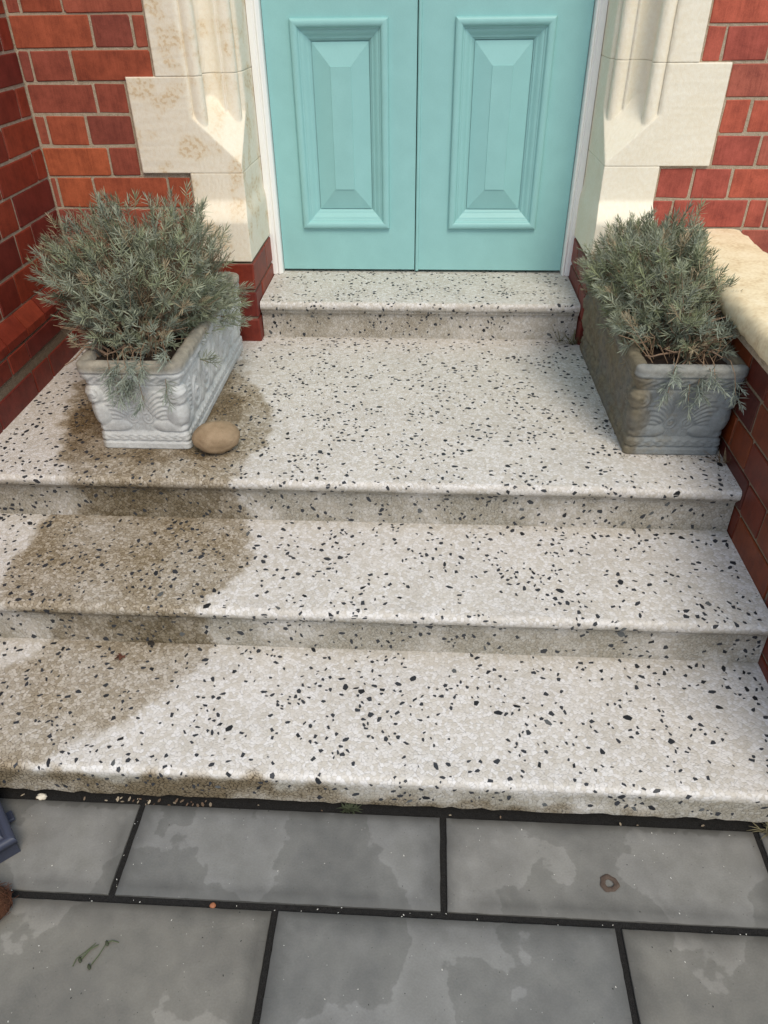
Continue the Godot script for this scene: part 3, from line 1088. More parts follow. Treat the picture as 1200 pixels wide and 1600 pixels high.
func door() -> void:
	var root := thing("front_door", "pale turquoise double door with raised panels in a white frame", "door")
	door_leaf(root, -0.5055, -0.0215, -0.4215, -0.1115)
	door_leaf(root, -0.0165, 0.5125, 0.0965, 0.4055)
	# bead that covers the meeting edge
	var sec := PackedVector2Array()
	for k in 7:
		var a := PI * k / 6.0
		sec.append(Vector2(-0.0125 + cos(a) * 0.006, 0.001 + sin(a) * 0.006))
	sec.append(Vector2(-0.0185, -0.03))
	sec.append(Vector2(-0.0065, -0.03))
	var up := func(p: Vector2, t: float): return Vector3(p.x, t, p.y)
	put("meeting_bead", prism(sec, up, 2.05, 0.009, 1, true), M.teal, root)
	for sg in [-1.0, 1.0]:
		var xi := 0.5075 if sg < 0 else 0.5145
		var pr := [Vector2(0.548, -0.05), Vector2(0.548, 0.031), Vector2(0.5465, 0.0335), Vector2(0.531, 0.0335), Vector2(0.529, 0.031), Vector2(0.5275, 0.0265), Vector2(0.5245, 0.0265), Vector2(0.523, 0.031), Vector2(0.5205, 0.0335), Vector2(0.5165, 0.0325), Vector2(0.5135 if sg < 0 else 0.518, 0.029), Vector2(xi + 0.001, 0.024), Vector2(xi, 0.02), Vector2(xi, -0.05)]
		var fr := PackedVector2Array()
		for p in pr:
			fr.append(Vector2(p.x * sg, p.y))
		if sg < 0:
			put("door_frame", prism(fr, up, 0.0015, 2.1), M.white, root)
		else:
			put("door_frame", prism(fr, up, 2.1, 0.0015), M.white, root)
	put("dark_hall", box(Vector3(-0.56, -0.02, -0.10), Vector3(0.56, 2.12, -0.06)), mat(c8(30, 32, 32), 0.9), root)
	put("door_head", box(Vector3(-0.55, 2.052, -0.05), Vector3(0.55, 2.1, 0.02)), M.white, root)


# ---------------------------------------------------------------- cast stone troughs
func sm(a: float, b: float, x: float) -> float:
	return smoothstep(a, b, x)


func dome(x: float, y: float, cx: float, cy: float, rx: float, ry: float) -> float:
	var q := 1.0 - pow((x - cx) / rx, 2) - pow((y - cy) / ry, 2)
	return sqrt(q) if q > 0.0 else 0.0


func spiral(x: float, y: float, cx: float, cy: float, r: float, sgn: float) -> float:
	var dx := (x - cx) * sgn
	var dy := y - cy
	var d := sqrt(dx * dx + dy * dy) / r
	if d > 1.05:
		return 0.0
	var ph := d * 2.1 - atan2(dy, dx) / TAU
	return (0.5 + 0.5 * cos(ph * TAU)) * sm(1.05, 0.85, d)


# relief of an end face: two winged beasts back to back, scrolls between. a = 0 middle .. 1 corner, b = 0 bottom .. 1 top of the body; metres
func beast(a: float, b: float) -> float:
	var h := 0.0
	# haunch and foreleg along the bottom
	h = maxf(h, 0.012 * dome(a, b, 0.60, 0.14, 0.36, 0.14))
	h = maxf(h, 0.010 * dome(a, b, 0.80, 0.07, 0.26, 0.08))
	# chest
	h = maxf(h, 0.017 * dome(a, b, 0.86, 0.40, 0.24, 0.28))
	# wing: feathers sweep up and inward in rows
	var u := a - 0.5
	var v := b - 0.58
	var wing := dome(u + v * 0.25, v, 0.0, 0.0, 0.32, 0.33)
	if wing > 0.0:
		var rows := sin((v * 1.0 + u * u * 1.6 - u * 0.35) * 62.0)
		h = maxf(h, 0.007 * sqrt(wing) + 0.0024 * rows * sm(0.0, 0.4, wing))
	# head with a curled mane
	var head := dome(a, b, 0.90, 0.80, 0.22, 0.20)
	if head > 0.0:
		var ang := atan2(b - 0.80, a - 0.90)
		var rad := Vector2(a - 0.90, b - 0.80).length()
		h = maxf(h, 0.018 * head + 0.0022 * sin(rad * 58.0 + ang * 2.0))
	h += 0.0045 * spiral(a, b, 0.17, 0.33, 0.15, 1.0) * sm(0.45, 0.30, a)
	h += 0.0035 * spiral(a, b, 0.16, 0.10, 0.10, -1.0)
	h += 0.004 * dome(a, b, 0.0, 0.75, 0.10, 0.16)
	return h


# relief of a long side: acanthus scrolls in a row. l = metres along, b as above
func scrolls(l: float, b: float) -> float:
	var k := floorf(l / 0.105)
	var x := (l / 0.105 - k) * 2.0 - 1.0
	var odd := 1.0 if int(k) % 2 == 0 else -1.0
	var h := 0.005 * spiral(x, (b - 0.48) * 2.0, 0.0, 0.0, 0.85, odd)
	h += 0.004 * dome(x, b, 0.0, 0.48, 0.16, 0.09)
	h += 0.005 * dome(absf(x), b, 1.0, 0.78, 0.34, 0.20)
	h += 0.005 * dome(absf(x), b, 1.0, 0.16, 0.34, 0.15)
	return h


func trough(root: Node3D, w: float, length: float, height: float, dirty: bool) -> void:
	var rows := 92
	var hw := w / 2
	var hl := length / 2
	var rc := 0.010
	# stations round the outline: position (x, z), normal, side, run from the side's start
	var st := []
	var spec := [[Vector2(-hw, hl), Vector2(hw, hl), 110], [Vector2(hw, hl), Vector2(hw, -hl), 190], [Vector2(hw, -hl), Vector2(-hw, -hl), 60], [Vector2(-hw, -hl), Vector2(-hw, hl), 190]]
	for side in 4:
		var a: Vector2 = spec[side][0]
		var b: Vector2 = spec[side][1]
		var d := (b - a).normalized()
		var nrm := Vector2(-d.y, d.x)
		if side % 2 == 0:
			nrm = Vector2(0, 1) if side == 0 else Vector2(0, -1)
		else:
			nrm = Vector2(1, 0) if side == 1 else Vector2(-1, 0)
		var n: int = spec[side][2]
		var ln := a.distance_to(b)
		for k in n + 1:
			var run := lerpf(rc, ln - rc, float(k) / n)
			st.append([a + d * run, nrm, side, run, ln])
		# corner
		var nx: Vector2 = [Vector2(1, 0), Vector2(0, -1), Vector2(-1, 0), Vector2(0, 1)][side]
		for k in 3:
			var t := (k + 1) / 4.0
			var m := (nrm * cos(t * PI / 2) + nx * sin(t * PI / 2))
			var cc := b - nx * rc - nrm * rc
			st.append([cc + m * rc, m, side, ln, ln])
	var noise := fnl(81, 30.0, 4)
	var broad := fnl(82, 7.0, 4)
	var s := st_new()
	s.set_smooth_group(0)
	var grid := []
	for i in st.size():
		var q = st[i]
		var line := []
		for j in rows + 1:
			var v := float(j) / rows
			var o := 0.0
			# upright section: plinth, band, body, ovolo, rim
			if v < 0.085:
				o = 0.006 * sm(-0.01, 0.012, v)
			elif v < 0.105:
				o = 0.001
			elif v < 0.175:
				o = 0.004
				var run: float = q[3]
				o += 0.0013 * sin(run * 260.0 + sin(v * 90.0) * 2.6)
			elif v < 0.20:
				o = 0.0
			elif v < 0.745:
				var b := (v - 0.20) / 0.545
				o = lerpf(-0.004, 0.004, b)
				var run: float = q[3]
				var ln: float = q[4]
				var fadeb := sm(0.0, 0.03, b) * sm(1.0, 0.96, b)
				if int(q[2]) % 2 == 0:
					o += 0.68 * beast(absf(run / ln * 2.0 - 1.0), b) * fadeb
				else:
					var e := minf(run, ln - run)
					# the beast's shoulder and head turn the corner
					if e < 0.075:
						o += 0.68 * beast(1.0 - e / 0.13, b) * fadeb
					else:
						o += scrolls(e - 0.075, b) * fadeb
			elif v < 0.77:
				o = 0.003
			elif v < 0.885:
				var t := (v - 0.77) / 0.115
				o = lerpf(0.006, 0.0145, sm(0.0, 1.0, t))
				o += 0.0016 * sin(q[3] * 240.0 + sin(t * 6.0) * 2.0) * sm(0.0, 0.3, t) * sm(1.0, 0.7, t)
			elif v < 0.905:
				o = 0.013
			else:
				var t := (v - 0.905) / 0.095
				o = 0.017 - 0.004 * pow(t, 6.0)
			var p: Vector2 = q[0] + q[1] * o
			var wobble := noise.get_noise_3d(p.x, v * height, p.y) * 0.0014 * (2.0 if v > 0.9 else 1.0)
			p += q[1] * wobble
			# the whole trough widens a little towards the rim
			p *= 1.0 + 0.022 * v
			line.append(Vector3(p.x, v * height, p.y))
		# rim top, inner wall
		var top: Vector3 = line[rows]
		var inward := Vector3(q[1].x, 0, q[1].y)
		line.append(top + Vector3(0, 0.003, 0) - inward * 0.006)
		line.append(top + Vector3(0, 0.0035 + 0.0012 * noise.get_noise_2d(top.x * 2.0, top.z * 2.0), 0) - inward * 0.018)
		line.append(top + Vector3(0, 0.001, 0) - inward * 0.026)
		line.append(top + Vector3(0, -0.05, 0) - inward * 0.028)
		grid.append(line)
	var n2 := st.size()
	var colors := []
	for i in n2:
		var line := []
		for j in rows + 5:
			var p: Vector3 = grid[i][j]
			var v := p.y / height
			var b := broad.get_noise_3d(p.x, p.y, p.z)
			var f := noise.get_noise_3d(p.x * 1.3, p.y * 1.3, p.z * 1.3)
			var col := Color(0.68, 0.69, 0.68) if not dirty else Color(0.27, 0.295, 0.305)
			col = col * (1.0 + 0.14 * b + 0.10 * f)
			var brown := Color(0.30, 0.26, 0.19) if not dirty else Color(0.20, 0.17, 0.115)
			var k := sm(0.86, 0.97, v + 0.05 * b)
			if dirty:
				var near_side := 1.0 - sm(0.0, 0.045, p.x + hw + 0.030 * b - 0.008 + 0.012 * f)
				k = maxf(k, near_side * clampf(0.85 + 0.5 * b, 0.0, 1.0))
				k = maxf(k, 0.35 * sm(0.15, 0.5, b + 0.5 * f))
				if v > 0.9 and st[i][1].y > 0.3:
					k *= 0.55
					col = col * 1.5
			else:
				if st[i][1].x < -0.3:
					k = maxf(k, 0.5)
				k *= 0.85
			line.append(col.lerp(brown * (1.0 + 0.5 * f + 0.3 * b), clampf(k, 0.0, 1.0)))
		colors.append(line)
	for i in n2:
		var i2 := (i + 1) % n2
		for j in rows + 4:
			for t in [[i, j], [i2, j + 1], [i2, j], [i, j], [i, j + 1], [i2, j + 1]]:
				s.set_color(colors[t[0]][t[1]])
				s.add_vertex(grid[t[0]][t[1]])
	put("trough", done(s), M.cast, root)
	# earth in the trough
	s = st_new()
	s.set_smooth_group(0)
	var ex := hw - 0.012
	var ez := hl - 0.012
	for i in 12:
		for j in 30:
			var q := []
			for c in [[i, j], [i, j + 1], [i + 1, j + 1], [i + 1, j]]:
				var x := lerpf(-ex, ex, c[0] / 12.0)
				var z := lerpf(-ez, ez, c[1] / 30.0)
				q.append(Vector3(x, height - 0.018 + noise.get_noise_2d(x, z) * 0.012, z))
			quad(s, q[0], q[1], q[2], q[3])
	put("earth", done(s), M.soil, root)


func planters() -> void:
	var a := thing("stone_planter", "pale grey stone trough with carved beasts, left of the door beside the pebble", "planter", Vector3(-0.7115, LANDING_Y, 0.7405), "stone planters flanking the door")
	trough(a, 0.230, 0.665, 0.250, false)
	var b := thing("stone_planter", "dark weathered stone trough with grimy side, right of the door against low wall", "planter", Vector3(0.6685, LANDING_Y, 0.715), "stone planters flanking the door")
	b.rotation.y = 0.012
	trough(b, 0.232, 0.675, 0.250, true)


# ---------------------------------------------------------------- lavender
func blade(s: SurfaceTool, base: Vector3, dir: Vector3, side: Vector3, length: float, width: float, curl: float) -> void:
	var nrm := side.cross(dir).normalized()
	var prev_l := base - side * width * 0.25
	var prev_r := base + side * width * 0.25
	var prev_m := base - nrm * width * 0.12
	for k in 3:
		var t := (k + 1) / 3.0
		var c := base + dir * length * t + nrm * curl * length * t * t
		var wd: float = width * [0.5, 0.42, 0.06][k]
		var l := c - side * wd
		var r := c + side * wd
		var m := c - nrm * wd * 0.45
		quad(s, prev_l, prev_m, m, l)
		quad(s, prev_m, prev_r, r, m)
		prev_l = l
		prev_r = r
		prev_m = m


func shoot_mesh(sd: int, pairs: int) -> ArrayMesh:
	var r := RandomNumberGenerator.new()
	r.seed = sd
	var s := st_new()
	s.set_smooth_group(-1)
	var length := 0.036
	tube(s, [Vector3.ZERO, Vector3(0, length * 0.5, 0.001), Vector3(0, length, 0)], 0.0011, 0.0006, 3)
	for k in pairs:
		var t := float(k) / (pairs - 1)
		var y := lerpf(0.004, length, t)
		var rot := k * PI / 2 + r.randf_range(-0.4, 0.4)
		var open := lerpf(1.25, 0.40, pow(t, 1.2))
		for e in 2:
			var a := rot + e * PI + r.randf_range(-0.25, 0.25)
			var outw := Vector3(cos(a), 0, sin(a))
			var o2 := open + r.randf_range(-0.2, 0.2)
			var dir := (outw * sin(o2) + Vector3.UP * cos(o2)).normalized()
			var side := Vector3(-sin(a), 0, cos(a))
			blade(s, Vector3(0, y, 0), dir, side, r.randf_range(0.020, 0.034) * lerpf(1.0, 0.8, t), r.randf_range(0.0022, 0.0031), r.randf_range(-0.12, 0.22))
	return done(s)


func bush(label: String, centre: Vector3, rad: Vector3, lean: Vector3, soil: Vector2, shoots: int, sd: int, sparse_front: float, green: float, droop: int, low: int) -> void:
	var root := thing("lavender_bush", label, "plant", Vector3(centre.x, centre.y, centre.z), "lavender bushes in the stone planters")
	var r := RandomNumberGenerator.new()
	r.seed = sd
	var bump := fnl(sd, 1.0, 2)
	var stems := st_new()
	stems.set_smooth_group(0)
	var woody := st_new()
	woody.set_smooth_group(0)
	var variants := [shoot_mesh(sd + 1, 8), shoot_mesh(sd + 2, 7), shoot_mesh(sd + 3, 9)]
	var xs := [[], [], []]
	var cs := [[], [], []]
	# woody trunks sprawling from the crown
	var crowns := []
	for k in 9:
		var zc := lerpf(-soil.y, soil.y, (k + 0.5) / 9.0) * 0.85
		crowns.append(Vector3(r.randf_range(-0.3, 0.3) * soil.x, -0.02, zc))
	for k in 72:
		var c: Vector3 = crowns[k % 9]
		var a := r.randf_range(0, TAU)
		var reach := r.randf_range(0.07, 0.15)
		var e := c + Vector3(cos(a) * reach, r.randf_range(0.015, 0.10), sin(a) * reach)
		var mid := c.lerp(e, 0.5) + Vector3(r.randf_range(-0.02, 0.02), r.randf_range(0.0, 0.03), r.randf_range(-0.02, 0.02))
		tube(woody, [c, c.lerp(mid, 0.5) + Vector3(0, 0.008, 0), mid, mid.lerp(e, 0.5) + Vector3(0, -0.004, 0), e], r.randf_range(0.003, 0.0048), 0.0014, 5)
	if centre.x < 0.0:      # bare sticks thrown out over the left front corner
		for k in 8:
			var c := Vector3(-0.05, 0.0, soil.y - 0.02 * k)
			var e := c + Vector3(r.randf_range(-0.13, -0.05), r.randf_range(-0.03, 0.06), r.randf_range(-0.03, 0.08))
			var m := c.lerp(e, 0.5) + Vector3(r.randf_range(-0.01, 0.01), r.randf_range(0.005, 0.035), r.randf_range(-0.03, 0.02))
			tube(woody, [c, c.lerp(m, 0.5) + Vector3(0, 0.008, 0), m, m.lerp(e, 0.5) + Vector3(0, r.randf_range(-0.006, 0.006), 0.004), e], 0.0036, 0.0018, 5)
	for k in shoots:
		# a tip on a bumpy half-ellipsoid
		var az := r.randf_range(0, TAU)
		var el := asin(r.randf_range(-0.02, 1.0) if r.randf() < 0.9 else r.randf_range(-0.3, 0.0))
		var dirn := Vector3(cos(az) * cos(el), sin(el), sin(az) * cos(el))
		var f := r.randf_range(0.55, 1.0)
		var boxy := pow(pow(absf(dirn.x), 2.8) + pow(absf(dirn.y), 2.8) + pow(absf(dirn.z), 2.8), -1.0 / 2.8)
		var lumpy := bump.get_noise_3d(dirn.x * 2.1 + 5.0, dirn.y * 2.1, dirn.z * 2.1)
		if lumpy < -0.16 and r.randf() < 0.75:
			continue
		f = sqrt(f) * boxy * (1.0 + 0.42 * bump.get_noise_3d(dirn.x * 1.3, dirn.y * 1.3, dirn.z * 1.3))
		var front := sm(0.35, 1.0, dirn.z)
		if r.randf() < front * sparse_front:
			continue
		f *= 1.0 - 0.35 * front * sparse_front
		var tip := Vector3(dirn.x * rad.x, maxf(dirn.y, -0.25) * rad.y, dirn.z * rad.z) * f + lean * maxf(0.0, dirn.y + 0.2)
		var tuck := lerpf(0.66 if dirn.x < 0.0 else 0.85, 1.0, sm(-0.1, 0.45, dirn.y))
		tip.x *= tuck
		tip.z *= lerpf(0.8, 1.0, sm(-0.1, 0.45, dirn.y))
		var c: Vector3 = crowns[clampi(int((clampf(tip.z * 0.75, -soil.y, soil.y) / soil.y * 0.5 + 0.5) * 9.0 + r.randf_range(-1, 1)), 0, 8)]
		c += Vector3(r.randf_range(-0.5, 0.5) * soil.x, 0.0, r.randf_range(-0.03, 0.03))
		var ctrl := c.lerp(tip, 0.45) + Vector3(0, 0.25 * (tip - c).length() * r.randf_range(0.0, 0.5), 0) + Vector3(r.randf_range(-0.02, 0.02), 0, r.randf_range(-0.02, 0.02))
		var pts := []
		for i in 6:
			var t := i / 5.0
			pts.append(c.lerp(ctrl, t).lerp(ctrl.lerp(tip, t), t))
		tube(stems, pts, r.randf_range(0.0014, 0.0024), 0.0009, 3)
		var count := 1 + int(r.randf() < 0.8) + int(r.randf() < 0.6)
		for i in count:
			var t := 1.0 if i == 0 else r.randf_range(0.66, 0.97)
			var p := c.lerp(ctrl, t).lerp(ctrl.lerp(tip, t), t)
			var d := (ctrl.lerp(tip, t) - c.lerp(ctrl, t)).normalized()
			d = (d + Vector3(0, 0.25, 0.12) + Vector3(r.randf_range(-1, 1), r.randf_range(-0.6, 0.8), r.randf_range(-1, 1)) * (0.35 if i == 0 else 0.85)).normalized()
			var side := d.cross(Vector3(r.randf_range(-1, 1), r.randf_range(-1, 1), r.randf_range(-1, 1))).normalized()
			var sc := r.randf_range(0.65, 1.12)
			var b := Basis(side * sc, d * sc, side.cross(d) * sc)
			var v := r.randi_range(0, 2)
			xs[v].append(Transform3D(b, p))
			var g := Color(0.30, 0.322, 0.245).lerp(Color(0.215, 0.24, 0.115), clampf(green + r.randf_range(-0.45, 0.45), 0.0, 1.0))
			if r.randf() < 0.07:
				g = Color(0.34, 0.28, 0.18)
			g = g * r.randf_range(0.65, 1.3)
			cs[v].append(g)
	# low growth that fills the trough, some of it leaning out over the long rims
	for k in low:
		var c := Vector3(r.randf_range(-1, 1) * soil.x, -0.01, r.randf_range(-0.95, 1.02) * soil.y)
		var e := c + Vector3(r.randf_range(-0.05, 0.05) + 0.05 * c.x / soil.x, r.randf_range(0.02, 0.10), r.randf_range(-0.04, 0.045))
		var m := c.lerp(e, 0.5) + Vector3(r.randf_range(-0.01, 0.01), 0.02, 0.0)
		tube(stems, [c, m, e], 0.0016, 0.0009, 3)
		if r.randf() < 0.3:
			continue
		for i in 2:
			var dd := ((e - m).normalized() + Vector3(r.randf_range(-0.8, 0.8), r.randf_range(-0.2, 0.8), r.randf_range(-0.8, 0.8))).normalized()
			var sd2 := dd.cross(Vector3(r.randf_range(-1, 1), 0.2, r.randf_range(-1, 1))).normalized()
			var w := r.randi_range(0, 2)
			var sz := r.randf_range(0.6, 0.95)
			xs[w].append(Transform3D(Basis(sd2 * sz, dd * sz, sd2.cross(dd) * sz), e.lerp(m, i * 0.35)))
			var gc := Color(0.27, 0.30, 0.23) if r.randf() < 0.75 else Color(0.34, 0.28, 0.18)
			cs[w].append(gc * r.randf_range(0.7, 1.15))
	# sprays that hang over the front rim
	for k in droop:
		var c := Vector3(r.randf_range(-0.06, 0.11), 0.0, soil.y + 0.01 - r.randf_range(0.0, 0.03))
		var e := c + Vector3(r.randf_range(-0.05, 0.05), r.randf_range(-0.075, 0.03), r.randf_range(0.075, 0.11))
		var m := c.lerp(e, 0.5) + Vector3(0, 0.045, 0)
		tube(stems, [c, c.lerp(m, 0.5) + Vector3(0, 0.012, 0), m, m.lerp(e, 0.5) + Vector3(0, 0.012, 0.004), e], 0.0014, 0.0009, 3)
		for i in 3:
			var d := (e - m).normalized() + Vector3(r.randf_range(-0.8, 0.8), r.randf_range(-0.1, 0.7), r.randf_range(0.0, 0.5))
			d = d.normalized()
			var side := d.cross(Vector3(r.randf_range(-1, 1), 0.2, r.randf_range(-1, 1))).normalized()
			var v := r.randi_range(0, 2)
			xs[v].append(Transform3D(Basis(side, d, side.cross(d)), e.lerp(m, i * 0.22)))
			cs[v].append(Color(0.30, 0.335, 0.275) * r.randf_range(0.8, 1.2))
	# dry strays that leave the crown
	for k in 260:
		var c: Vector3 = crowns[r.randi_range(0, 8)] + Vector3(r.randf_range(-0.4, 0.4) * soil.x, 0.0, 0.0)
		var a := r.randf_range(0, TAU)
		var e := c + Vector3(cos(a) * rad.x * r.randf_range(0.4, 0.8), r.randf_range(0.01, 0.13), sin(a) * r.randf_range(0.05, 0.18))
		tube(stems, [c, c.lerp(e, 0.4) + Vector3(0, r.randf_range(0.0, 0.03), 0), c.lerp(e, 0.75) + Vector3(r.randf_range(-0.01, 0.01), 0.008, 0), e], 0.0016, 0.0008, 3)
	var wood := put("woody_stems", done(woody), mat(c8(150, 126, 106), 0.9, M.brick_tex, null, 1.0, 9.0), root)
	wood.set_meta("kind", "stuff")
	var thin := put("thin_stems", done(stems), mat(c8(142, 118, 94), 0.9), root)
	thin.set_meta("kind", "stuff")
	var lm := mat(Color(1, 1, 1), 0.75)
	lm.vertex_color_use_as_albedo = true
	lm.backlight_enabled = true
	lm.backlight = Color(0.10, 0.12, 0.07)
	lm.cull_mode = BaseMaterial3D.CULL_DISABLED
	for v in 3:
		var mm := MultiMesh.new()
		mm.transform_format = MultiMesh.TRANSFORM_3D
		mm.use_colors = true
		mm.mesh = variants[v]
		mm.instance_count = xs[v].size()
		for i in xs[v].size():
			mm.set_instance_transform(i, xs[v][i])
			mm.set_instance_color(i, cs[v][i])
		var o := MultiMeshInstance3D.new()
		o.name = numbered(root, "foliage")
		o.multimesh = mm
		o.material_override = lm
		o.set_meta("kind", "stuff")
		root.add_child(o, true)


func lavender() -> void:
	bush("wide silvery lavender bush spilling over the pale planter left of the door", Vector3(-0.735, 0.112, 0.725), Vector3(0.235, 0.275, 0.305), Vector3(-0.055, 0.0, 0.02), Vector2(0.08, 0.29), 900, 201, 0.0, 0.22, 13, 260)
	bush("smaller green lavender bush with bare front twigs in the dark planter on right", Vector3(0.668, 0.112, 0.715), Vector3(0.175, 0.205, 0.345), Vector3(-0.01, 0.0, -0.04), Vector2(0.075, 0.29), 980, 301, 0.22, 0.38, 7, 300)


# ---------------------------------------------------------------- small things
func lump(r: float, squash: Vector3, rough: float, sd: int, rings := 24) -> ArrayMesh:
	var n := fnl(sd, 1.1, 3)
	var s := st_new()
	s.set_smooth_group(0)
	var f := func(i: int, j: int) -> Vector3:
		var th := PI * i / rings
		var ph := TAU * (j % (rings * 2)) / (rings * 2)
		var d := Vector3(sin(th) * cos(ph), cos(th), sin(th) * sin(ph))
		return d * squash * r * (1.0 + rough * n.get_noise_3dv(d))
	for i in rings:
		for j in rings * 2:
			var a: Vector3 = f.call(i, j)
			var b: Vector3 = f.call(i + 1, j)
			var c: Vector3 = f.call(i + 1, j + 1)
			var d: Vector3 = f.call(i, j + 1)
			if i > 0:
				tri3(s, a, d, b)
			if i < rings - 1:
				tri3(s, d, c, b)
	return done(s)


func small_things() -> void:
	var r := RandomNumberGenerator.new()
	r.seed = 900
	# the pebble by the left planter
	var peb := put("pebble", lump(0.062, Vector3(1.0, 0.66, 0.80), 0.09, 12, 40), mat(c8(172, 150, 122), 0.75, ramp_of(grey_mix(512, bytes_of(fnl(91, 0.012, 4), 512, 512), 0.5, bytes_of(fnl(92, 0.2, 2), 512, 512), 0.3, 175.0), [0.0, 1.0], [Color(0.6, 0.56, 0.5), Color(1, 1, 1)]), null, 1.0, 3.0), self, Transform3D(Basis(Vector3.UP, 0.25), Vector3(-0.520, LANDING_Y + 0.040, 1.075)))
	tag(peb, "smooth tan pebble on the landing at the corner of the left planter", "stone")
	# plastic tray standing on the paving
	var tray := thing("plastic_tray", "dark blue-grey ridged plastic tray corner at left edge of the paving", "tray", Vector3(-0.898, GROUND_Y, 2.0))
	tray.rotation = Vector3(0, deg_to_rad(42), 0)
	var pl := mat(c8(58, 62, 76), 0.45)
	var frames := [[0.115, 0.0, 0.050], [0.106, 0.050, 0.058], [0.092, 0.050, 0.063], [0.074, 0.040, 0.055]]
	var s := st_new()
	var prof := [Vector2(0.0, 0.0), Vector2(0.001, 0.030), Vector2(-0.003, 0.031), Vector2(-0.003, 0.042), Vector2(0.0, 0.046), Vector2(0.008, 0.048), Vector2(0.011, 0.043), Vector2(0.016, 0.043), Vector2(0.019, 0.052), Vector2(0.027, 0.053), Vector2(0.030, 0.044), Vector2(0.036, 0.042), Vector2(0.039, 0.049), Vector2(0.046, 0.049), Vector2(0.050, 0.034), Vector2(0.115, 0.033)]
	for side in 4:
		s.set_smooth_group(side + 1)
		for i in prof.size() - 1:
			var c := []
			for p in [prof[i], prof[i + 1]]:
				var e: float = 0.115 - p.x
				c.append([Vector3(-e, p.y, e), Vector3(e, p.y, e), Vector3(e, p.y, -e), Vector3(-e, p.y, -e)])
			var e2 := (side + 1) % 4
			quad(s, c[0][side], c[0][e2], c[1][e2], c[1][side])
	put("rim", done(s), pl, tray)
	put("foot", block_mesh(Vector3(0.111, 0.004, 0.02), Vector3(0.128, 0.012, 0.045), 0.002), pl, tray)
	# brown fibre clump
	var coir := thing("coir_clump", "rounded clump of coarse brown fibre at lower left edge of the paving", "coir clump", Vector3(-0.748, GROUND_Y + 0.004, 2.125))
	put("core", lump(0.052, Vector3(1.0, 0.42, 0.8), 0.2, 14, 12), mat(c8(70, 44, 28), 0.95), coir, Transform3D(Basis(), Vector3(0, 0.016, 0)))
	var cs := st_new()
	cs.set_smooth_group(0)
	for k in 520:
		var a := r.randf_range(0, TAU)
		var e := r.randf_range(-0.05, 1.3)
		var d := Vector3(cos(a) * cos(e), sin(e) * 0.45, sin(a) * cos(e) * 0.8)
		var p := d * 0.050 + Vector3(0, 0.016, 0)
		p.y = maxf(p.y, 0.001)
		var t := Vector3(r.randf_range(-1, 1), r.randf_range(-0.1, 0.5), r.randf_range(-1, 1)) * 0.012
		tube(cs, [p - t * 0.4, p + d * 0.004, p + t + d * 0.003], 0.0006, 0.0004, 3)
	var fib := put("fibres", done(cs), mat(c8(92, 58, 40), 0.9), coir)
	fib.set_meta("kind", "stuff")
	# rust ring on the slab
	var rs := st_new()
	rs.set_smooth_group(0)
	for k in 28:
		var pr := [Vector2(0.0075, 0.0), Vector2(0.0085, 0.0022), Vector2(0.0115, 0.003), Vector2(0.0155, 0.0022), Vector2(0.0175, 0.0)]
		for i in 4:
			var q := []
			for c in [[k, i], [k, i + 1], [k + 1, i + 1], [k + 1, i]]:
				var a: float = TAU * (c[0] % 28) / 28.0
				var rad: float = pr[c[1]].x * (1.0 + 0.07 * sin(a * 3.0 + 1.0) + 0.05 * sin(a * 7.0))
				q.append(Vector3(cos(a) * rad, pr[c[1]].y, sin(a) * rad * 0.95))
			quad(rs, q[3], q[2], q[1], q[0])
	var ringo := put("rusty_washer", done(rs), mat(c8(92, 78, 68), 0.9, M.brick_tex, M.brick_nrm, 1.0, 12.0), self, Transform3D(Basis(), Vector3(0.392, GROUND_Y + 0.0012, 2.016)))
	tag(ringo, "small rusty ring lying on the grey slab below the steps", "washer")
	# leaves on the bottom step
	for k in 2:
		var at: Vector3 = [Vector3(-0.666, BOTTOM_Y, 1.588), Vector3(-0.607, BOTTOM_Y, 1.54)][k]
		var ls := st_new()
		ls.set_smooth_group(-1)
		for i in 9:
			var a := TAU * i / 9.0 + r.randf_range(-0.2, 0.2)
			var rr := r.randf_range(0.008, 0.014)
			var p := Vector3(cos(a) * rr, r.randf_range(0.001, 0.009), sin(a) * rr)
			var a2 := TAU * (i + 1) / 9.0
			var p2 := Vector3(cos(a2) * rr * 0.9, r.randf_range(0.001, 0.006), sin(a2) * rr * 0.9)
			tri3(ls, Vector3(0, 0.007, 0), p2, p)
			tri3(ls, Vector3(0, 0.005, 0), p, p2)
		var o := put("dry_leaf", done(ls), mat([c8(98, 62, 48), c8(50, 46, 42)][k], 0.9), self, Transform3D(Basis(), at + Vector3(0, 0.0015, 0)))
		tag(o, ["crumpled reddish-brown leaf on the stained part of bottom step", "crumpled blackish leaf at the foot of the middle step"][k], "leaf")
	# twig with green pods
	var tw := thing("plant_sprig", "broken green sprig with small pods on the lower left slab", "sprig", Vector3(-0.515, GROUND_Y + 0.001, 2.185))
	var ts := st_new()
	ts.set_smooth_group(0)
	tube(ts, [Vector3(-0.036, 0.002, 0.022), Vector3(-0.034, 0.003, 0.010), Vector3(-0.022, 0.003, -0.002), Vector3(-0.010, 0.003, -0.016)], 0.0012, 0.001, 4)
	tube(ts, [Vector3(-0.026, 0.002, 0.010), Vector3(-0.016, 0.003, -0.006), Vector3(-0.004, 0.003, -0.014)], 0.002, 0.0012, 4)
	tube(ts, [Vector3(-0.005, 0.002, 0.018), Vector3(0.003, 0.003, 0.002), Vector3(0.009, 0.003, -0.018)], 0.0013, 0.001, 4)
	tube(ts, [Vector3(0.009, 0.003, -0.018), Vector3(0.018, 0.003, -0.022), Vector3(0.030, 0.002, -0.020)], 0.0016, 0.0008, 4)
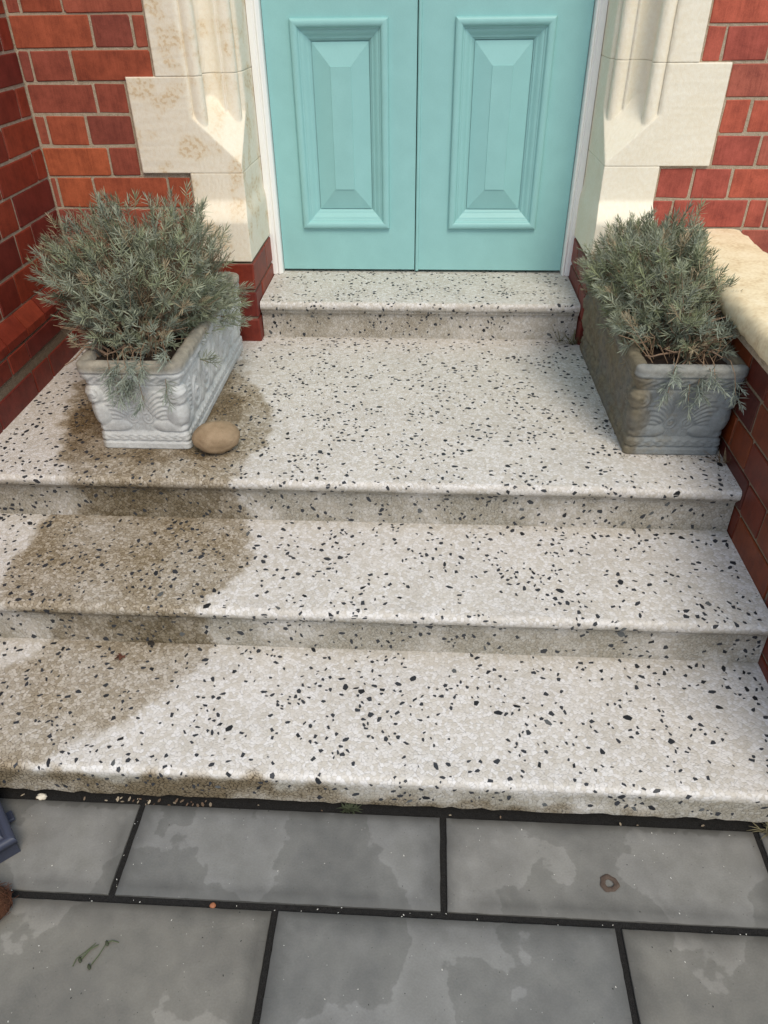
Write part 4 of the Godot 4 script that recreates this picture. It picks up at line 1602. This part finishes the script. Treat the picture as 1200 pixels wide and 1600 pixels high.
	put("stem", done(ts), mat(c8(76, 84, 58), 0.7), tw)
	for p in [Vector3(-0.027, 0.003, 0.012), Vector3(-0.007, 0.003, 0.022), Vector3(0.010, 0.003, -0.017)]:
		put("pod", lump(0.0042, Vector3(0.7, 0.6, 1.3), 0.2, 7, 6), mat(c8(58, 62, 44), 0.7), tw, Transform3D(Basis(Vector3.UP, 0.6), p))
	# crumbs
	var white := put("white_chip", lump(0.0085, Vector3(1.2, 0.6, 0.9), 0.5, 21, 8), mat(c8(214, 205, 186), 0.8), self, Transform3D(Basis(), Vector3(-0.747, GROUND_Y - 0.002, 1.889)))
	tag(white, "cream stone fragment in the dark gap under the bottom step", "stone fragment")
	var nut := put("brown_seed", lump(0.0052, Vector3(1.1, 0.7, 1.0), 0.2, 23, 8), mat(c8(150, 96, 66), 0.6), self, Transform3D(Basis(), Vector3(-0.337, GROUND_Y - 0.003, 2.091)))
	tag(nut, "round orange-brown seed in the dark paving joint", "seed")
	# leaf litter along the gap and loose grit
	var fl := st_new()
	fl.set_smooth_group(-1)
	for k in 5:
		var a := TAU * k / 5.0
		var b := TAU * (k + 1) / 5.0
		tri3(fl, Vector3(0, 0.0015, 0), Vector3(cos(b), 0, 0.5 * sin(b)), Vector3(cos(a), 0, 0.5 * sin(a)))
	var flake := done(fl)
	scatter("leaf_litter", "brown and cream flakes of leaf litter in the gap below the bottom step", "leaf litter", flake, 36, r, func(q: RandomNumberGenerator) -> Array:
		var x := q.randfn(-0.50, 0.06) if q.randf() < 0.6 else q.randf_range(-0.85, 0.7)
		return [Vector3(x, GROUND_Y - 0.004 + q.randf_range(0, 0.004), q.randf_range(1.884, 1.896)), q.randf_range(0.002, 0.007), Color(0.13, 0.08, 0.05).lerp(Color(0.42, 0.35, 0.25), pow(q.randf(), 2.0))])
	scatter("grit", "tiny pale and dark crumbs scattered over the grey paving", "grit", flake, 190, r, func(q: RandomNumberGenerator) -> Array:
		var joint := q.randf() < 0.35
		var p := Vector3(q.randf_range(-0.85, 0.75), GROUND_Y + 0.0012, q.randf_range(1.90, 2.40))
		if joint:
			p = Vector3(q.randf_range(-0.85, 0.75), GROUND_Y - 0.0055, q.randf_range(2.083, 2.094))
			if q.randf() < 0.45:
				p = Vector3(-0.53 + q.randf_range(-0.005, 0.005), GROUND_Y - 0.0055, q.randf_range(1.9, 2.08))
		return [p, q.randf_range(0.0007, 0.0019), Color(0.6, 0.58, 0.52) if q.randf() < 0.5 else Color(0.02, 0.02, 0.02)])
	# crumbs of earth and lavender leaf that gather against the planters and walls
	scatter("earth_crumbs", "dark crumbs of earth and dry leaf gathered round the planter bases", "earth crumbs", flake, 420, r, func(q: RandomNumberGenerator) -> Array:
		var k := q.randf()
		var off := absf(q.randfn(0.0, 0.010))
		var p := Vector3(0.545 - off, LANDING_Y + 0.0008, q.randf_range(0.36, 1.06))
		if k < 0.25:
			p = Vector3(q.randf_range(0.54, 0.80), LANDING_Y + 0.0008, 1.058 + off)
		elif k < 0.45:
			p = Vector3(-0.590 + off, LANDING_Y + 0.0008, q.randf_range(0.42, 1.08))
		elif k < 0.60:
			p = Vector3(q.randf_range(-0.84, -0.58), LANDING_Y + 0.0008, 1.078 + off)
		elif k < 0.72:
			p = Vector3(0.800 - off, LANDING_Y + 0.0008, q.randf_range(1.05, 1.20))
		elif k < 0.80:
			p = Vector3(0.800 - off * 0.6, TREAD_Y + 0.0008, q.randf_range(1.21, 1.53))
		return [p, q.randf_range(0.0008, 0.0030), Color(0.05, 0.038, 0.028).lerp(Color(0.22, 0.17, 0.11), q.randf())])
	# weeds
	weed("small dry weed in the corner between top step and dark planter", Vector3(0.528, LANDING_Y, 0.342), 0.075, 46, Color(0.16, 0.15, 0.07), r)
	weed("withered grass tuft at the right end of the bottom step", Vector3(0.735, GROUND_Y - 0.004, 1.892), 0.045, 60, Color(0.16, 0.14, 0.08), r)
	weed("thin green moss tuft in the gap below the bottom step", Vector3(-0.105, GROUND_Y - 0.006, 1.886), 0.022, 90, Color(0.055, 0.065, 0.035), r)
	weed("dry weed strands between the dark planter and low wall", Vector3(0.793, LANDING_Y, 1.09), 0.05, 26, Color(0.2, 0.14, 0.08), r)


func weed(label: String, at: Vector3, size: float, n: int, col: Color, r: RandomNumberGenerator) -> void:
	var s := st_new()
	s.set_smooth_group(-1)
	for k in n:
		var a := r.randf_range(0, TAU)
		var d := Vector3(cos(a) * 0.8, r.randf_range(0.3, 1.0), sin(a) * 0.5).normalized()
		var b := Vector3(r.randfn(0, 0.25) * size, 0.0, r.randfn(0, 0.07) * size)
		blade(s, b, d, Vector3(-sin(a), 0, cos(a)), size * r.randf_range(0.4, 1.0), 0.0026, r.randf_range(-0.5, 0.1))
	var o := put("weed", done(s), mat(col.linear_to_srgb(), 0.85), self, Transform3D(Basis(), at))
	tag(o, label, "weed")


func scatter(called: String, label: String, category: String, mesh: Mesh, n: int, r: RandomNumberGenerator, pick: Callable) -> void:
	var mm := MultiMesh.new()
	mm.transform_format = MultiMesh.TRANSFORM_3D
	mm.use_colors = true
	mm.mesh = mesh
	mm.instance_count = n
	for i in n:
		var q = pick.call(r)
		var b := Basis.from_euler(Vector3(r.randf_range(-0.3, 0.3), r.randf_range(0, TAU), r.randf_range(-0.3, 0.3))).scaled(Vector3.ONE * q[1])
		mm.set_instance_transform(i, Transform3D(b, q[0]))
		mm.set_instance_color(i, q[2])
	var m := mat(Color(1, 1, 1), 0.9)
	m.vertex_color_use_as_albedo = true
	m.cull_mode = BaseMaterial3D.CULL_DISABLED
	var o := MultiMeshInstance3D.new()
	o.name = called
	o.multimesh = mm
	o.material_override = m
	add_child(o, true)
	tag(o, label, category)
	o.set_meta("kind", "stuff")
